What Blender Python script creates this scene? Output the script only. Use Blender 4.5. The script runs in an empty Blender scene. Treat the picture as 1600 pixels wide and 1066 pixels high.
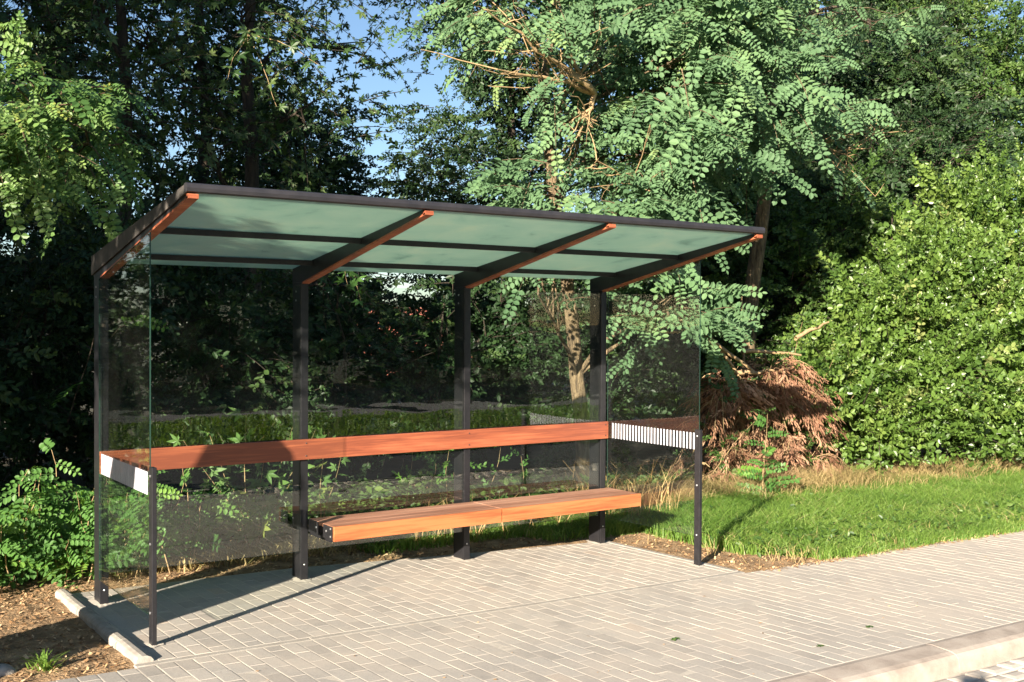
import bpy, math, random
import numpy as np
from mathutils import Vector, Matrix

# ------------------------------------------------------------------ camera, sky, sun, exposure
scn = bpy.context.scene
S = 1.40
YAW, PITCH, ROLL = .5998, -.0149, .0048
CAM = Vector((-1.2909*S, -5.2914*S, 1.3211*S))
fw = Vector((math.sin(YAW)*math.cos(PITCH), math.cos(YAW)*math.cos(PITCH), math.sin(PITCH)))
rt = Vector((math.cos(YAW), -math.sin(YAW), 0)); up = rt.cross(fw)
r2 = rt*math.cos(ROLL)+up*math.sin(ROLL); u2 = -rt*math.sin(ROLL)+up*math.cos(ROLL)
cd = bpy.data.cameras.new('camera'); cam = bpy.data.objects.new('camera', cd)
scn.collection.objects.link(cam); scn.camera = cam
cam.matrix_world = Matrix(((r2.x, u2.x, -fw.x, CAM.x), (r2.y, u2.y, -fw.y, CAM.y), (r2.z, u2.z, -fw.z, CAM.z), (0, 0, 0, 1)))
cd.sensor_width = 36; cd.lens = 36*1709.08/1600; cd.clip_start = .05; cd.clip_end = 2000

SUN_EL = math.radians(16.6)
sd = Vector((.85, .545, 0)).normalized()*math.cos(SUN_EL) + Vector((0, 0, -math.sin(SUN_EL)))   # light travels this way
sl = bpy.data.lights.new('sun', 'SUN'); sl.energy = 5.0; sl.angle = math.radians(.5); sl.color = (1, .885, .745)
so = bpy.data.objects.new('sun', sl); so.rotation_euler = sd.to_track_quat('-Z', 'Y').to_euler(); so.location = (-20, -15, 20)
scn.collection.objects.link(so)
w = bpy.data.worlds.new('World'); scn.world = w; w.use_nodes = True
nt = w.node_tree; bg = nt.nodes['Background']; sk = nt.nodes.new('ShaderNodeTexSky'); sk.sky_type = 'NISHITA'; sk.sun_disc = False; sk.ozone_density = 2.4; sk.dust_density = .5; sk.air_density = .9
sk.sun_elevation = SUN_EL; sk.sun_rotation = math.atan2(-sd.x, -sd.y) % (2*math.pi)
nt.links.new(sk.outputs[0], bg.inputs[0]); bg.inputs[1].default_value = .052
scn.view_settings.view_transform = 'Standard'; scn.view_settings.look = 'None'; scn.view_settings.gamma = 1
scn.view_settings.exposure = 1.78
scn.cycles.max_bounces = 10; scn.cycles.transparent_max_bounces = 16; scn.cycles.diffuse_bounces = 3
scn.cycles.caustics_reflective = False; scn.cycles.caustics_refractive = False

C = scn.collection
rng = np.random.default_rng(7)
random.seed(7)

def g(x, y):
    return -.0142*np.clip(x, -4, 12) - .0219*np.clip(y, -4.2, 3)

# ------------------------------------------------------------------ helpers
class MB:
    def __init__(s): s.v = []; s.f = []; s.var = []; s.n = 0; s.m = []
    def add(s, v, f, var=0., m=0):
        v = np.asarray(v, float).reshape(-1, 3); f = np.asarray(f, int)
        s.v.append(v); s.f.append(f+s.n); s.n += len(v)
        s.var.append(np.broadcast_to(np.asarray(var, float), (len(v),)).copy()); s.m.append(np.full(len(f), m, int))
        return s
    def box(s, a, b, var=0., m=0):
        (x0, y0, z0), (x1, y1, z1) = a, b
        v = [(x0, y0, z0), (x1, y0, z0), (x1, y1, z0), (x0, y1, z0), (x0, y0, z1), (x1, y0, z1), (x1, y1, z1), (x0, y1, z1)]
        return s.add(v, BOXF, var, m)
    def hexa(s, v8, var=0., m=0): return s.add(v8, BOXF, var, m)
    def tube(s, pts, rad, n=7, var=0.):
        pts = np.asarray(pts, float); k = len(pts); rad = np.broadcast_to(rad, (k,))
        t = np.gradient(pts, axis=0); t /= np.linalg.norm(t, axis=1)[:, None]+1e-9
        ref = np.array([.31, .95, .1]); a = np.cross(t, ref); a /= np.linalg.norm(a, axis=1)[:, None]+1e-9; b = np.cross(t, a)
        th = np.arange(n)*2*np.pi/n
        v = pts[:, None]+rad[:, None, None]*(a[:, None]*np.cos(th)[None, :, None]+b[:, None]*np.sin(th)[None, :, None])
        i = np.arange(k-1)[:, None]*n; j = np.arange(n)[None]; j2 = (j+1) % n
        f = np.stack([i+j, i+j2, i+n+j2, i+n+j], -1).reshape(-1, 4)
        return s.add(v.reshape(-1, 3), f, var)
    def lathe(s, prof, c=(0, 0, 0), n=20, var=0.):
        prof = np.asarray(prof, float); k = len(prof); th = np.arange(n)*2*np.pi/n
        v = np.stack([c[0]+prof[:, :1]*np.cos(th), c[1]+prof[:, :1]*np.sin(th), c[2]+np.repeat(prof[:, 1:2], n, 1)], -1)
        i = np.arange(k-1)[:, None]*n; j = np.arange(n)[None]; j2 = (j+1) % n
        f = np.stack([i+j, i+j2, i+n+j2, i+n+j], -1).reshape(-1, 4)
        return s.add(v.reshape(-1, 3), f, var)
    def build(s, name, mats, parent=None, smooth=False, bevel=0):
        v = np.concatenate(s.v); me = bpy.data.meshes.new(name)
        loops = np.concatenate([f.reshape(-1) for f in s.f]); tot = np.concatenate([np.full(len(f), f.shape[1]) for f in s.f])
        me.vertices.add(len(v)); me.vertices.foreach_set('co', v.astype(np.float32).reshape(-1))
        me.loops.add(len(loops)); me.loops.foreach_set('vertex_index', loops.astype(np.int32))
        me.polygons.add(len(tot)); st = np.concatenate([[0], np.cumsum(tot)[:-1]])
        me.polygons.foreach_set('loop_start', st.astype(np.int32)); me.polygons.foreach_set('loop_total', tot.astype(np.int32))
        me.polygons.foreach_set('material_index', np.concatenate(s.m).astype(np.int32))
        me.polygons.foreach_set('use_smooth', np.full(len(tot), smooth))
        me.update(calc_edges=True)
        at = me.attributes.new('var', 'FLOAT', 'POINT'); at.data.foreach_set('value', np.concatenate(s.var).astype(np.float32))
        for m in (mats if isinstance(mats, (list, tuple)) else [mats]): me.materials.append(m)
        o = bpy.data.objects.new(name, me); C.objects.link(o)
        if parent is not None: o.parent = parent
        if bevel:
            b = o.modifiers.new('bevel', 'BEVEL'); b.width = bevel; b.segments = 2; b.limit_method = 'ANGLE'
        return o
BOXF = [(0, 3, 2, 1), (4, 5, 6, 7), (0, 1, 5, 4), (1, 2, 6, 5), (2, 3, 7, 6), (3, 0, 4, 7)]

def tag(o, label=None, cat=None, group=None, kind=None):
    if label: o['label'] = label
    if cat: o['category'] = cat
    if group: o['group'] = group
    if kind: o['kind'] = kind
    return o
def empty(name, loc=(0, 0, 0)):
    o = bpy.data.objects.new(name, None); o.location = loc; C.objects.link(o); return o

# ------------------------------------------------------------------ materials
def mat(name):
    m = bpy.data.materials.new(name); m.use_nodes = True; n = m.node_tree; n.nodes.clear()
    out = n.nodes.new('ShaderNodeOutputMaterial'); return m, n, out
def N(n, t, **k):
    o = n.nodes.new('ShaderNode'+t)
    for a, b in k.items():
        if a.startswith('i_'): o.inputs[int(a[2:]) if a[2:].isdigit() else a[2:].replace('_', ' ')].default_value = b
        else: setattr(o, a, b)
    return o
def ramp(n, cols):
    r = N(n, 'ValToRGB'); e = r.color_ramp.elements
    while len(e) < len(cols): e.new(.5)
    for q, (p, c) in zip(e, cols): q.position = p; q.color = (*c, 1)
    return r
def noise_mat(name, cols, scale=8, rough=.7, bump=.2, bscale=60, detail=6, stretch=(1, 1, 1), spec=.4, metal=0, dist=.01, vmix=0.):
    m, n, out = mat(name); L = n.links.new
    tc = N(n, 'TexCoord'); mp = N(n, 'Mapping'); mp.inputs['Scale'].default_value = stretch; L(tc.outputs['Object'], mp.inputs[0])
    nz = N(n, 'TexNoise', i_Scale=scale, i_Detail=detail, i_Roughness=.6); L(mp.outputs[0], nz.inputs['Vector'])
    r = ramp(n, cols)
    if vmix:
        at = N(n, 'Attribute', attribute_name='var'); mx = N(n, 'Mix'); mx.inputs[0].default_value = vmix
        L(nz.outputs[0], mx.inputs[2]); L(at.outputs['Fac'], mx.inputs[3]); L(mx.outputs[0], r.inputs[0])
    else: L(nz.outputs[0], r.inputs[0])
    p = N(n, 'BsdfPrincipled'); L(r.outputs[0], p.inputs['Base Color']); p.inputs['Roughness'].default_value = rough
    p.inputs['Metallic'].default_value = metal; p.inputs['Specular IOR Level'].default_value = spec
    n2 = N(n, 'TexNoise', i_Scale=bscale, i_Detail=5); L(mp.outputs[0], n2.inputs['Vector'])
    b = N(n, 'Bump', i_Strength=bump, i_Distance=dist); L(n2.outputs[0], b.inputs['Height']); L(b.outputs[0], p.inputs['Normal'])
    L(p.outputs[0], out.inputs[0]); return m
def leaf_mat(name, cols, trans=.3, rough=.5, spec=.35, tcol=None):
    m, n, out = mat(name); L = n.links.new
    at = N(n, 'Attribute', attribute_name='var'); r = ramp(n, cols); L(at.outputs['Fac'], r.inputs[0])
    p = N(n, 'BsdfPrincipled'); L(r.outputs[0], p.inputs['Base Color']); p.inputs['Roughness'].default_value = rough
    p.inputs['Specular IOR Level'].default_value = spec
    t = N(n, 'BsdfTranslucent'); hs = N(n, 'HueSaturation', i_Hue=.485, i_Saturation=1.15, i_Value=1.3); L(r.outputs[0], hs.inputs['Color']); L(hs.outputs[0], t.inputs[0])
    mx = N(n, 'MixShader'); mx.inputs[0].default_value = trans; L(p.outputs[0], mx.inputs[1]); L(t.outputs[0], mx.inputs[2])
    L(mx.outputs[0], out.inputs[0]); return m

M = {}
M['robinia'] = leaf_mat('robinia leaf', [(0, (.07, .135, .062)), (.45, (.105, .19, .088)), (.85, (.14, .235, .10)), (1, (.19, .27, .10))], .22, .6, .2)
M['bough'] = leaf_mat('sun-painted robinia leaf', [(0, (.07, .15, .04)), (.5, (.13, .23, .065)), (.9, (.19, .30, .08)), (1, (.3, .34, .08))], .3, .45)  # brighter copy of the robinia leaf, sunlight painted into its colour
M['sucker'] = leaf_mat('young robinia leaf', [(0, (.06, .14, .035)), (.6, (.10, .22, .05)), (1, (.18, .32, .05))], .35, .45)
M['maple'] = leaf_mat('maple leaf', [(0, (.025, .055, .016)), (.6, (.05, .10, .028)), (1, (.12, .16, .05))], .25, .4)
M['dark'] = leaf_mat('shade-painted leaf', [(0, (.015, .035, .012)), (.6, (.03, .065, .02)), (1, (.065, .11, .03))], .2, .5)  # shade of the wood painted into a darker leaf colour
M['bush'] = leaf_mat('privet leaf', [(0, (.055, .11, .02)), (.5, (.11, .19, .035)), (.9, (.17, .25, .055)), (1, (.26, .30, .10))], .28, .4, .5)
M['shrub'] = leaf_mat('shrub leaf', [(0, (.035, .075, .018)), (.6, (.065, .125, .027)), (1, (.13, .2, .045))], .25, .45)
M['dead'] = leaf_mat('dead needle', [(0, (.12, .06, .035)), (.5, (.29, .155, .095)), (1, (.50, .31, .2))], .12, .8, .1)
M['grass'] = leaf_mat('grass blade', [(0, (.06, .13, .025)), (.45, (.14, .25, .04)), (.85, (.25, .36, .08)), (1, (.48, .43, .2))], .35, .5)
M['drygrass'] = leaf_mat('dry grass blade', [(0, (.16, .16, .05)), (.5, (.36, .27, .12)), (1, (.55, .42, .22))], .25, .7, .2)
M['straw'] = leaf_mat('straw', [(0, (.35, .2, .08)), (1, (.62, .42, .2))], .1, .6, .2)
M['bark'] = noise_mat('bark', [(.3, (.06, .042, .026)), (.55, (.22, .16, .09)), (.75, (.36, .27, .16))], 9, .9, 1., 30, stretch=(3, 3, .5), dist=.04)
M['darkbark'] = noise_mat('dark bark', [(.3, (.025, .02, .015)), (.7, (.08, .06, .04))], 9, .9, .8, 30, stretch=(3, 3, .6), dist=.03)
M['twig'] = noise_mat('pale twig', [(.3, (.26, .17, .08)), (.7, (.45, .32, .17))], 20, .8, .3, 60)
M['soil'] = noise_mat('soil', [(.3, (.15, .095, .05)), (.5, (.34, .22, .115)), (.68, (.50, .34, .19))], 7, .95, 1., 55, detail=10, dist=.03)
M['ground'] = noise_mat('rough ground', [(.3, (.03, .03, .012)), (.6, (.07, .06, .03))], 3, .95, .6, 30)
M['litter'] = leaf_mat('litter', [(0, (.18, .10, .05)), (.5, (.42, .26, .13)), (1, (.68, .48, .28))], .05, .8, .2)
M['stone'] = noise_mat('field stone', [(.3, (.2, .19, .17)), (.7, (.4, .38, .34))], 12, .85, .6, 40)
M['concrete'] = noise_mat('concrete kerb', [(.28, (.26, .215, .175)), (.5, (.38, .32, .265)), (.72, (.47, .41, .34))], 6, .9, .5, 120, detail=10, dist=.006)
M['rimconcrete'] = noise_mat('edging concrete', [(.3, (.28, .25, .21)), (.7, (.42, .39, .34))], 14, .9, .4, 120, dist=.005)
M['joint'] = noise_mat('joint sand', [(.3, (.44, .395, .33)), (.7, (.60, .54, .45))], 30, .95, .5, 200, dist=.004)
M['asphalt'] = noise_mat('asphalt', [(.35, (.045, .045, .046)), (.65, (.085, .082, .08))], 40, .9, .4, 200, dist=.004)
M['path'] = noise_mat('gravel path', [(.35, (.2, .19, .17)), (.65, (.3, .28, .25))], 10, .9, .3, 100)
M['verge'] = noise_mat('verge turf', [(.35, (.04, .09, .015)), (.65, (.10, .17, .03))], 5, .9, .6, 80)
M['steel'] = noise_mat('anthracite powder coat', [(.3, (.011, .011, .013)), (.7, (.02, .019, .021))], 14, .42, .12, 300, spec=.45, dist=.001)
M['steeledge'] = noise_mat('beam coat', [(.3, (.02, .02, .024)), (.7, (.034, .032, .036))], 10, .5, .1, 200, spec=.4, dist=.001)
M['sheengrey'] = noise_mat('grey plate with painted sheen', [(.3, (.03, .028, .026)), (.5, (.06, .054, .048)), (.7, (.12, .105, .09))], 7, .7, .1, 100, dist=.001)  # reflective sheen of the left fascia painted as paler grey
M['bolt'] = noise_mat('zinc', [(.3, (.5, .5, .5)), (.7, (.65, .65, .65))], 20, .35, .1, 50, metal=.8)
M['white'] = noise_mat('white film', [(.3, (.42, .42, .46)), (.7, (.54, .54, .58))], 10, .5, .02, 50)

def wood(name, c0, c1, c2, rough=.45):
    m, n, out = mat(name); L = n.links.new
    tc = N(n, 'TexCoord'); mp = N(n, 'Mapping'); mp.inputs['Scale'].default_value = (1.2, 30, 30); L(tc.outputs['Object'], mp.inputs[0])
    nz = N(n, 'TexNoise', i_Scale=2.2, i_Detail=8, i_Roughness=.62, i_Distortion=.5); L(mp.outputs[0], nz.inputs['Vector'])
    mp2 = N(n, 'Mapping'); mp2.inputs['Scale'].default_value = (.7, 5, 5); L(tc.outputs['Object'], mp2.inputs[0])
    n2 = N(n, 'TexNoise', i_Scale=1.6, i_Detail=4); L(mp2.outputs[0], n2.inputs['Vector'])
    ad = N(n, 'Mix'); ad.inputs[0].default_value = .5; L(nz.outputs[0], ad.inputs[2]); L(n2.outputs[0], ad.inputs[3])
    at = N(n, 'Attribute', attribute_name='var'); ma = N(n, 'Math', operation='ADD'); L(ad.outputs[0], ma.inputs[0]); L(at.outputs['Fac'], ma.inputs[1])
    r = ramp(n, [(.42, c0), (.5, c1), (.58, c2)]); L(ma.outputs[0], r.inputs[0])
    p = N(n, 'BsdfPrincipled'); L(r.outputs[0], p.inputs['Base Color']); p.inputs['Roughness'].default_value = rough
    b = N(n, 'Bump', i_Strength=.15, i_Distance=.002); L(nz.outputs[0], b.inputs['Height']); L(b.outputs[0], p.inputs['Normal'])
    L(p.outputs[0], out.inputs[0]); return m
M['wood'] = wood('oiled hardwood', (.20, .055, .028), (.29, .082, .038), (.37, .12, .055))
M['woodfront'] = wood('sun-painted hardwood board', (.28, .075, .028), (.39, .12, .042), (.48, .165, .06))  # lighter copy of the wood, sunshine on the bench fronts painted in
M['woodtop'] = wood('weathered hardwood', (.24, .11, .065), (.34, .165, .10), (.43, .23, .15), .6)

def paver_mat():
    m, n, out = mat('grey concrete pavers'); L = n.links.new
    tc = N(n, 'TexCoord'); at = N(n, 'Attribute', attribute_name='var')
    r = ramp(n, [(0, (.33, .305, .27)), (.4, (.41, .38, .335)), (.85, (.445, .415, .365)), (1, (.47, .38, .30))]); L(at.outputs['Fac'], r.inputs[0])
    nz = N(n, 'TexNoise', i_Scale=90, i_Detail=6, i_Roughness=.7); L(tc.outputs['Object'], nz.inputs['Vector'])
    r2_ = ramp(n, [(.25, (.75, .75, .75)), (.75, (1.2, 1.2, 1.2))]); L(nz.outputs[0], r2_.inputs[0])
    mu = N(n, 'Mix', data_type='RGBA', blend_type='MULTIPLY'); mu.inputs[0].default_value = 1; L(r.outputs[0], mu.inputs[6]); L(r2_.outputs[0], mu.inputs[7])
    # sand dust in drifts of its own shape
    n3 = N(n, 'TexNoise', i_Scale=1.3, i_Detail=9, i_Roughness=.68); L(tc.outputs['Object'], n3.inputs['Vector'])
    r3 = ramp(n, [(.40, (0, 0, 0)), (.66, (1, 1, 1))]); L(n3.outputs[0], r3.inputs[0])
    m3 = N(n, 'Math', operation='MULTIPLY'); m3.inputs[1].default_value = .75; L(r3.outputs[0], m3.inputs[0])
    sx = N(n, 'SeparateXYZ'); L(tc.outputs['Object'], sx.inputs[0]); mr = N(n, 'MapRange'); mr.inputs[1].default_value = 1.5; mr.inputs[2].default_value = 6.5; mr.inputs[3].default_value = 0; mr.inputs[4].default_value = .75; L(sx.outputs[0], mr.inputs[0])
    ad = N(n, 'Math', operation='ADD', use_clamp=True); L(m3.outputs[0], ad.inputs[0]); L(mr.outputs[0], ad.inputs[1]); m3 = ad
    mx = N(n, 'Mix', data_type='RGBA'); L(m3.outputs[0], mx.inputs[0]); L(mu.outputs[2], mx.inputs[6]); mx.inputs[7].default_value = (.53, .465, .385, 1)
    p = N(n, 'BsdfPrincipled', i_Roughness=.88); p.inputs['Specular IOR Level'].default_value = .3; L(mx.outputs[2], p.inputs['Base Color'])
    n4 = N(n, 'TexNoise', i_Scale=45, i_Detail=8, i_Roughness=.7); L(tc.outputs['Object'], n4.inputs['Vector'])
    b = N(n, 'Bump', i_Strength=.35, i_Distance=.003); L(n4.outputs[0], b.inputs['Height']); L(b.outputs[0], p.inputs['Normal'])
    L(p.outputs[0], out.inputs[0]); return m
M['paver'] = paver_mat()

def glass_mat(name, tint, dirt, wav=.02, k=1.0):
    m, n, out = mat(name); L = n.links.new
    ge = N(n, 'NewGeometry'); io = N(n, 'Mix'); io.inputs[2].default_value = 1.5; io.inputs[3].default_value = 1/1.5; L(ge.outputs['Backfacing'], io.inputs[0])
    tc = N(n, 'TexCoord'); mp = N(n, 'Mapping'); mp.inputs['Scale'].default_value = (.8, 1, 3.5); L(tc.outputs['Object'], mp.inputs[0])
    nz = N(n, 'TexNoise', i_Scale=3.0, i_Detail=1.5); L(mp.outputs[0], nz.inputs['Vector'])
    b = N(n, 'Bump', i_Strength=wav, i_Distance=.02); L(nz.outputs[0], b.inputs['Height'])
    fr = N(n, 'Fresnel'); L(io.outputs[0], fr.inputs['IOR']); mk = N(n, 'Math', operation='MULTIPLY', use_clamp=True); mk.inputs[1].default_value = k; L(fr.outputs[0], mk.inputs[0])
    t = N(n, 'BsdfTransparent'); t.inputs[0].default_value = (*tint, 1)
    gl = N(n, 'BsdfGlossy', i_Roughness=.0); gl.inputs[0].default_value = (1, 1, 1, 1); L(b.outputs[0], gl.inputs['Normal'])
    d = N(n, 'BsdfDiffuse'); d.inputs[0].default_value = (.55, .55, .5, 1)
    n2 = N(n, 'TexNoise', i_Scale=4, i_Detail=8, i_Roughness=.7); L(tc.outputs['Object'], n2.inputs['Vector'])
    md = N(n, 'MapRange'); md.inputs[1].default_value = .35; md.inputs[2].default_value = .8; md.inputs[3].default_value = dirt*.3; md.inputs[4].default_value = dirt; L(n2.outputs[0], md.inputs[0])
    m1 = N(n, 'MixShader'); L(md.outputs[0], m1.inputs[0]); L(t.outputs[0], m1.inputs[1]); L(d.outputs[0], m1.inputs[2])
    m2 = N(n, 'MixShader'); L(mk.outputs[0], m2.inputs[0]); L(m1.outputs[0], m2.inputs[1]); L(gl.outputs[0], m2.inputs[2])
    L(m2.outputs[0], out.inputs[0]); return m
M['glass'] = glass_mat('clear safety glass', (.955, .985, .97), .003, .025, 1.8)
M['endglass'] = glass_mat('clear end glass', (.955, .985, .97), .006, .02, 1.0)
def edge_glass():
    m, n, out = mat('glass edge'); p = N(n, 'BsdfPrincipled'); p.inputs['Base Color'].default_value = (.02, .05, .038, 1); p.inputs['Roughness'].default_value = .15
    n.links.new(p.outputs[0], out.inputs[0]); return m
M['gedge'] = edge_glass()
def roof_glass():
    m, n, out = mat('frosted green roof glass'); L = n.links.new
    tc = N(n, 'TexCoord'); nz = N(n, 'TexNoise', i_Scale=2.6, i_Detail=7, i_Roughness=.65, i_Distortion=.6); L(tc.outputs['Object'], nz.inputs['Vector'])
    r = ramp(n, [(.28, (.36, .52, .46)), (.42, (.55, .73, .63)), (.58, (.62, .77, .66)), (.75, (.70, .80, .66))]); L(nz.outputs[0], r.inputs[0])
    t = N(n, 'BsdfTranslucent'); L(r.outputs[0], t.inputs[0])
    d = N(n, 'BsdfPrincipled', i_Roughness=.3); L(r.outputs[0], d.inputs['Base Color'])
    mx = N(n, 'MixShader'); mx.inputs[0].default_value = .62; L(d.outputs[0], mx.inputs[1]); L(t.outputs[0], mx.inputs[2]); L(mx.outputs[0], out.inputs[0]); return m
M['roof'] = roof_glass()

# ------------------------------------------------------------------ setting: ground, pavements, road
def sheet(name, xs, ys, dz, m, label_kind='structure'):
    xs = np.array(sorted(xs), float); ys = np.array(sorted(ys), float)
    X, Y = np.meshgrid(xs, ys, indexing='ij'); Z = g(X, Y)+(dz(X, Y) if callable(dz) else dz)
    v = np.stack([X, Y, Z], -1).reshape(-1, 3); ny = len(ys)
    i = np.arange(len(xs)-1)[:, None]*ny; j = np.arange(ny-1)[None]
    f = np.stack([i+j, i+ny+j, i+ny+j+1, i+j+1], -1).reshape(-1, 4)
    o = MB().add(v, f).build(name, m); o['kind'] = 'structure'; return o
BX = [-4, 12]; far = [-600, -100, -30, 30, 100, 600]
def gdz(X, Y): return np.where(Y < -3.62, -.20, -.09)
sheet('ground', BX+far, [-600, -100, -30, -4.2, -3.63, -3.61, 3, 30, 100, 600], gdz, M['ground'])

def nz2(x, y, f, s):
    r = np.random.default_rng(s); o = 0
    for k in range(6):
        a = r.uniform(0, 6.28); q = f*r.uniform(.6, 1.8); o = o+np.sin((x*math.cos(a)+y*math.sin(a))*q*6.28+r.uniform(0, 6.28))
    return o/6
def inpad(X, Y, m=0): return (X > -.10-m) & (X < 4.34+m) & (Y > -1.6) & (Y < padback(X)+m)
def padback(x): return np.interp(x, [-.2, 1.6, 2.8, 4.4], [.47, .47, .29, .10])
def sdz(X, Y):
    z = -.012+.014*nz2(X, Y, .9, 3)+.008*nz2(X, Y, 3.1, 4)+.005*nz2(X, Y, 7, 5)+.02*np.clip(Y-.6, 0, 1)
    z = z + .012*np.clip((Y-padback(X))*4, 0, 1)
    return np.where(inpad(X, Y, .0) | (Y < -1.56), -.06, z)
sheet('soil', np.arange(-5, 16, .045), np.arange(-1.64, 5, .045), sdz, M['soil'])
sheet('paving_bed', [-40, -4, 12, 60], [-3.60, -3.0, -1.60], -.0014, M['joint'])
def pad_bed():
    xs = np.array([-.10, .7, 1.6, 2.2, 2.8, 3.6, 4.34]); v = []
    for x in xs: v += [(x, -1.60, g(x, -1.6)-.0016), (x, padback(x), g(x, padback(x))-.0016)]
    f = [(2*i, 2*i+2, 2*i+3, 2*i+1) for i in range(len(xs)-1)]
    o = MB().add(v, f).build('pad_bed', M['joint']); o['kind'] = 'structure'
pad_bed()

def pavers(name, rects, clip=None, jx=.006, seed=1):
    r = np.random.default_rng(seed); P = []
    for (x0, x1, y0, y1) in rects: P.append((x0, x1, y0, y1))
    P = np.array(P); n = len(P)
    x0, x1, y0, y1 = P.T; c = .005
    tz = r.normal(0, .0005, n); tx = r.normal(0, .004, n); ty = r.normal(0, .003, n)
    def ring(ins, dz):
        q = [(x0+ins, y0+ins), (x1-ins, y0+ins), (x1-ins, y1-ins), (x0+ins, y1-ins)]
        return np.stack([np.stack([a, b, g(a, b)+dz+tz+tx*(a-(x0+x1)/2)+ty*(b-(y0+y1)/2)], -1) for a, b in q], 1)
    V = np.concatenate([ring(0, -.012), ring(0, -.0006), ring(c, 0)], 1)   # n,12,3
    F = [(8, 9, 10, 11)]
    for k in range(4):
        k2 = (k+1) % 4; F += [(k, k2, 4+k2, 4+k), (4+k, 4+k2, 8+k2, 8+k)]
    F = (np.array(F)[None]+np.arange(n)[:, None, None]*12).reshape(-1, 4)
    var = np.clip(r.normal(.42, .26, n), 0, 1)
    o = MB().add(V.reshape(-1, 3), F, np.repeat(var, 12)).build(name, M['paver']); o['kind'] = 'structure'; return o
R = []; W_, L_ = .100, .200; r_ = np.random.default_rng(11)
for i in range(int((-3+7)/W_)*0, 0): pass
ix = 0; x = -9.0
while x < 26:
    off = (ix % 2)*.1+r_.uniform(-.012, .012); y = -1.575
    gap = r_.uniform(.005, .008); lead = .1 if ix % 2 else 0
    ys = [-1.575]; 
    if lead: ys.append(-1.675)
    while ys[-1]-L_ > -3.575: ys.append(ys[-1]-L_+r_.uniform(-.002, .002))
    ys.append(-3.575)
    for a, b in zip(ys[:-1], ys[1:]):
        if a-b > .03: R.append((x, x+W_-gap, b+.0025, a-.0025))
    x += W_; ix += 1
pavers('pavement', R, seed=2)
R = []; x = -.06; ix = 0
while x < 4.30:
    gap = r_.uniform(.006, .010); pb = float(padback(x))-.02; ys = [-1.50]
    if ix % 2: ys.append(-1.40)
    while ys[-1]+L_ < pb: ys.append(ys[-1]+L_+r_.uniform(-.003, .003))
    ys.append(pb)
    for a, b in zip(ys[:-1], ys[1:]):
        if b-a > .03: R.append((x, x+W_-gap, a+.003, b-.003))
    x += W_*1.0; ix += 1
pavers('shelter_pad', R, seed=3)
# flush edging strip between pad and pavement, edging down the right side of the pad
mb = MB(); x = -.2
while x < 4.36:
    x1 = min(x+1.0, 4.36); 
    mb.hexa([(x+.003, -1.555, g(x, -1.5)-.05), (x1-.003, -1.555, g(x1, -1.5)-.05), (x1-.003, -1.508, g(x1, -1.5)-.05), (x+.003, -1.508, g(x, -1.5)-.05),
             (x+.003, -1.555, g(x, -1.5)+.001), (x1-.003, -1.555, g(x1, -1.5)+.001), (x1-.003, -1.508, g(x1, -1.5)+.001), (x+.003, -1.508, g(x, -1.5)+.001)]); x = x1
mb.hexa([(4.305, -1.49, -.1), (4.355, -1.49, -.1), (4.355, .12, -.1), (4.305, .12, -.1),
         (4.305, -1.49, g(4.3, -1.5)+.004), (4.355, -1.49, g(4.3, -1.5)+.004), (4.355, .12, g(4.3, .12)+.004), (4.305, .12, g(4.3, .12)+.004)])
o = mb.build('pad_edging', M['rimconcrete'], bevel=.004); o['kind'] = 'structure'
def rim():
    t = empty('edging_kerb', (-.13, -.5, 0)); tag(t, 'low rounded concrete edging blocks along the left side of the shelter pad', 'edging')
    ys = [-1.50, -1.08, -.62, -.14, .30, .50]
    for a, b in zip(ys[:-1], ys[1:]):
        m = MB(); ya, yb = a+.006, b-.004; w = .045; jx = random.uniform(-.006, .006)
        prof = [(-w, -.06), (-w, .012), (-.036, .026), (-.014, .034), (.012, .033), (.032, .024), (w, .008), (w, -.06)]
        V = [(px+jx, yy, pz+g(-.13, yy)+.5*0) for yy in (ya, yb) for px, pz in prof]
        V = [(x_, y_+.5, z_) for x_, y_, z_ in V]
        k = len(prof); F = [(i, i+1, k+i+1, k+i) for i in range(k-1)]
        m.add(V, F); m.add([V[i] for i in range(k)], [list(range(k))]); m.add([V[k+i] for i in range(k)], [list(range(k))[::-1]])
        m.build('edging_block', M['rimconcrete'], t, bevel=.003)
rim()
# road-side kerb: stones about a metre long
def kerb():
    mb = MB(); x = -30.3
    while x < 45:
        x1 = x+1.0; j = random.uniform(-.004, .004)
        prof = [(-3.585, -.14), (-3.585, -.002), (-3.62, .002), (-3.74, -.006), (-3.775, -.016), (-3.795, -.04), (-3.81, -.14)]
        V = [(xx, py+j, pz+float(g(xx, -3.7))) for xx in (x+.004, x1-.004) for py, pz in prof]
        k = len(prof); F = [(i, k+i, k+i+1, i+1) for i in range(k-1)]
        mb.add(V, F); mb.add(V[:k], [list(range(k))]); mb.add(V[k:], [list(range(k))[::-1]]); x = x1
    o = mb.build('kerb', M['concrete']); o['kind'] = 'structure'
kerb()
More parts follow.
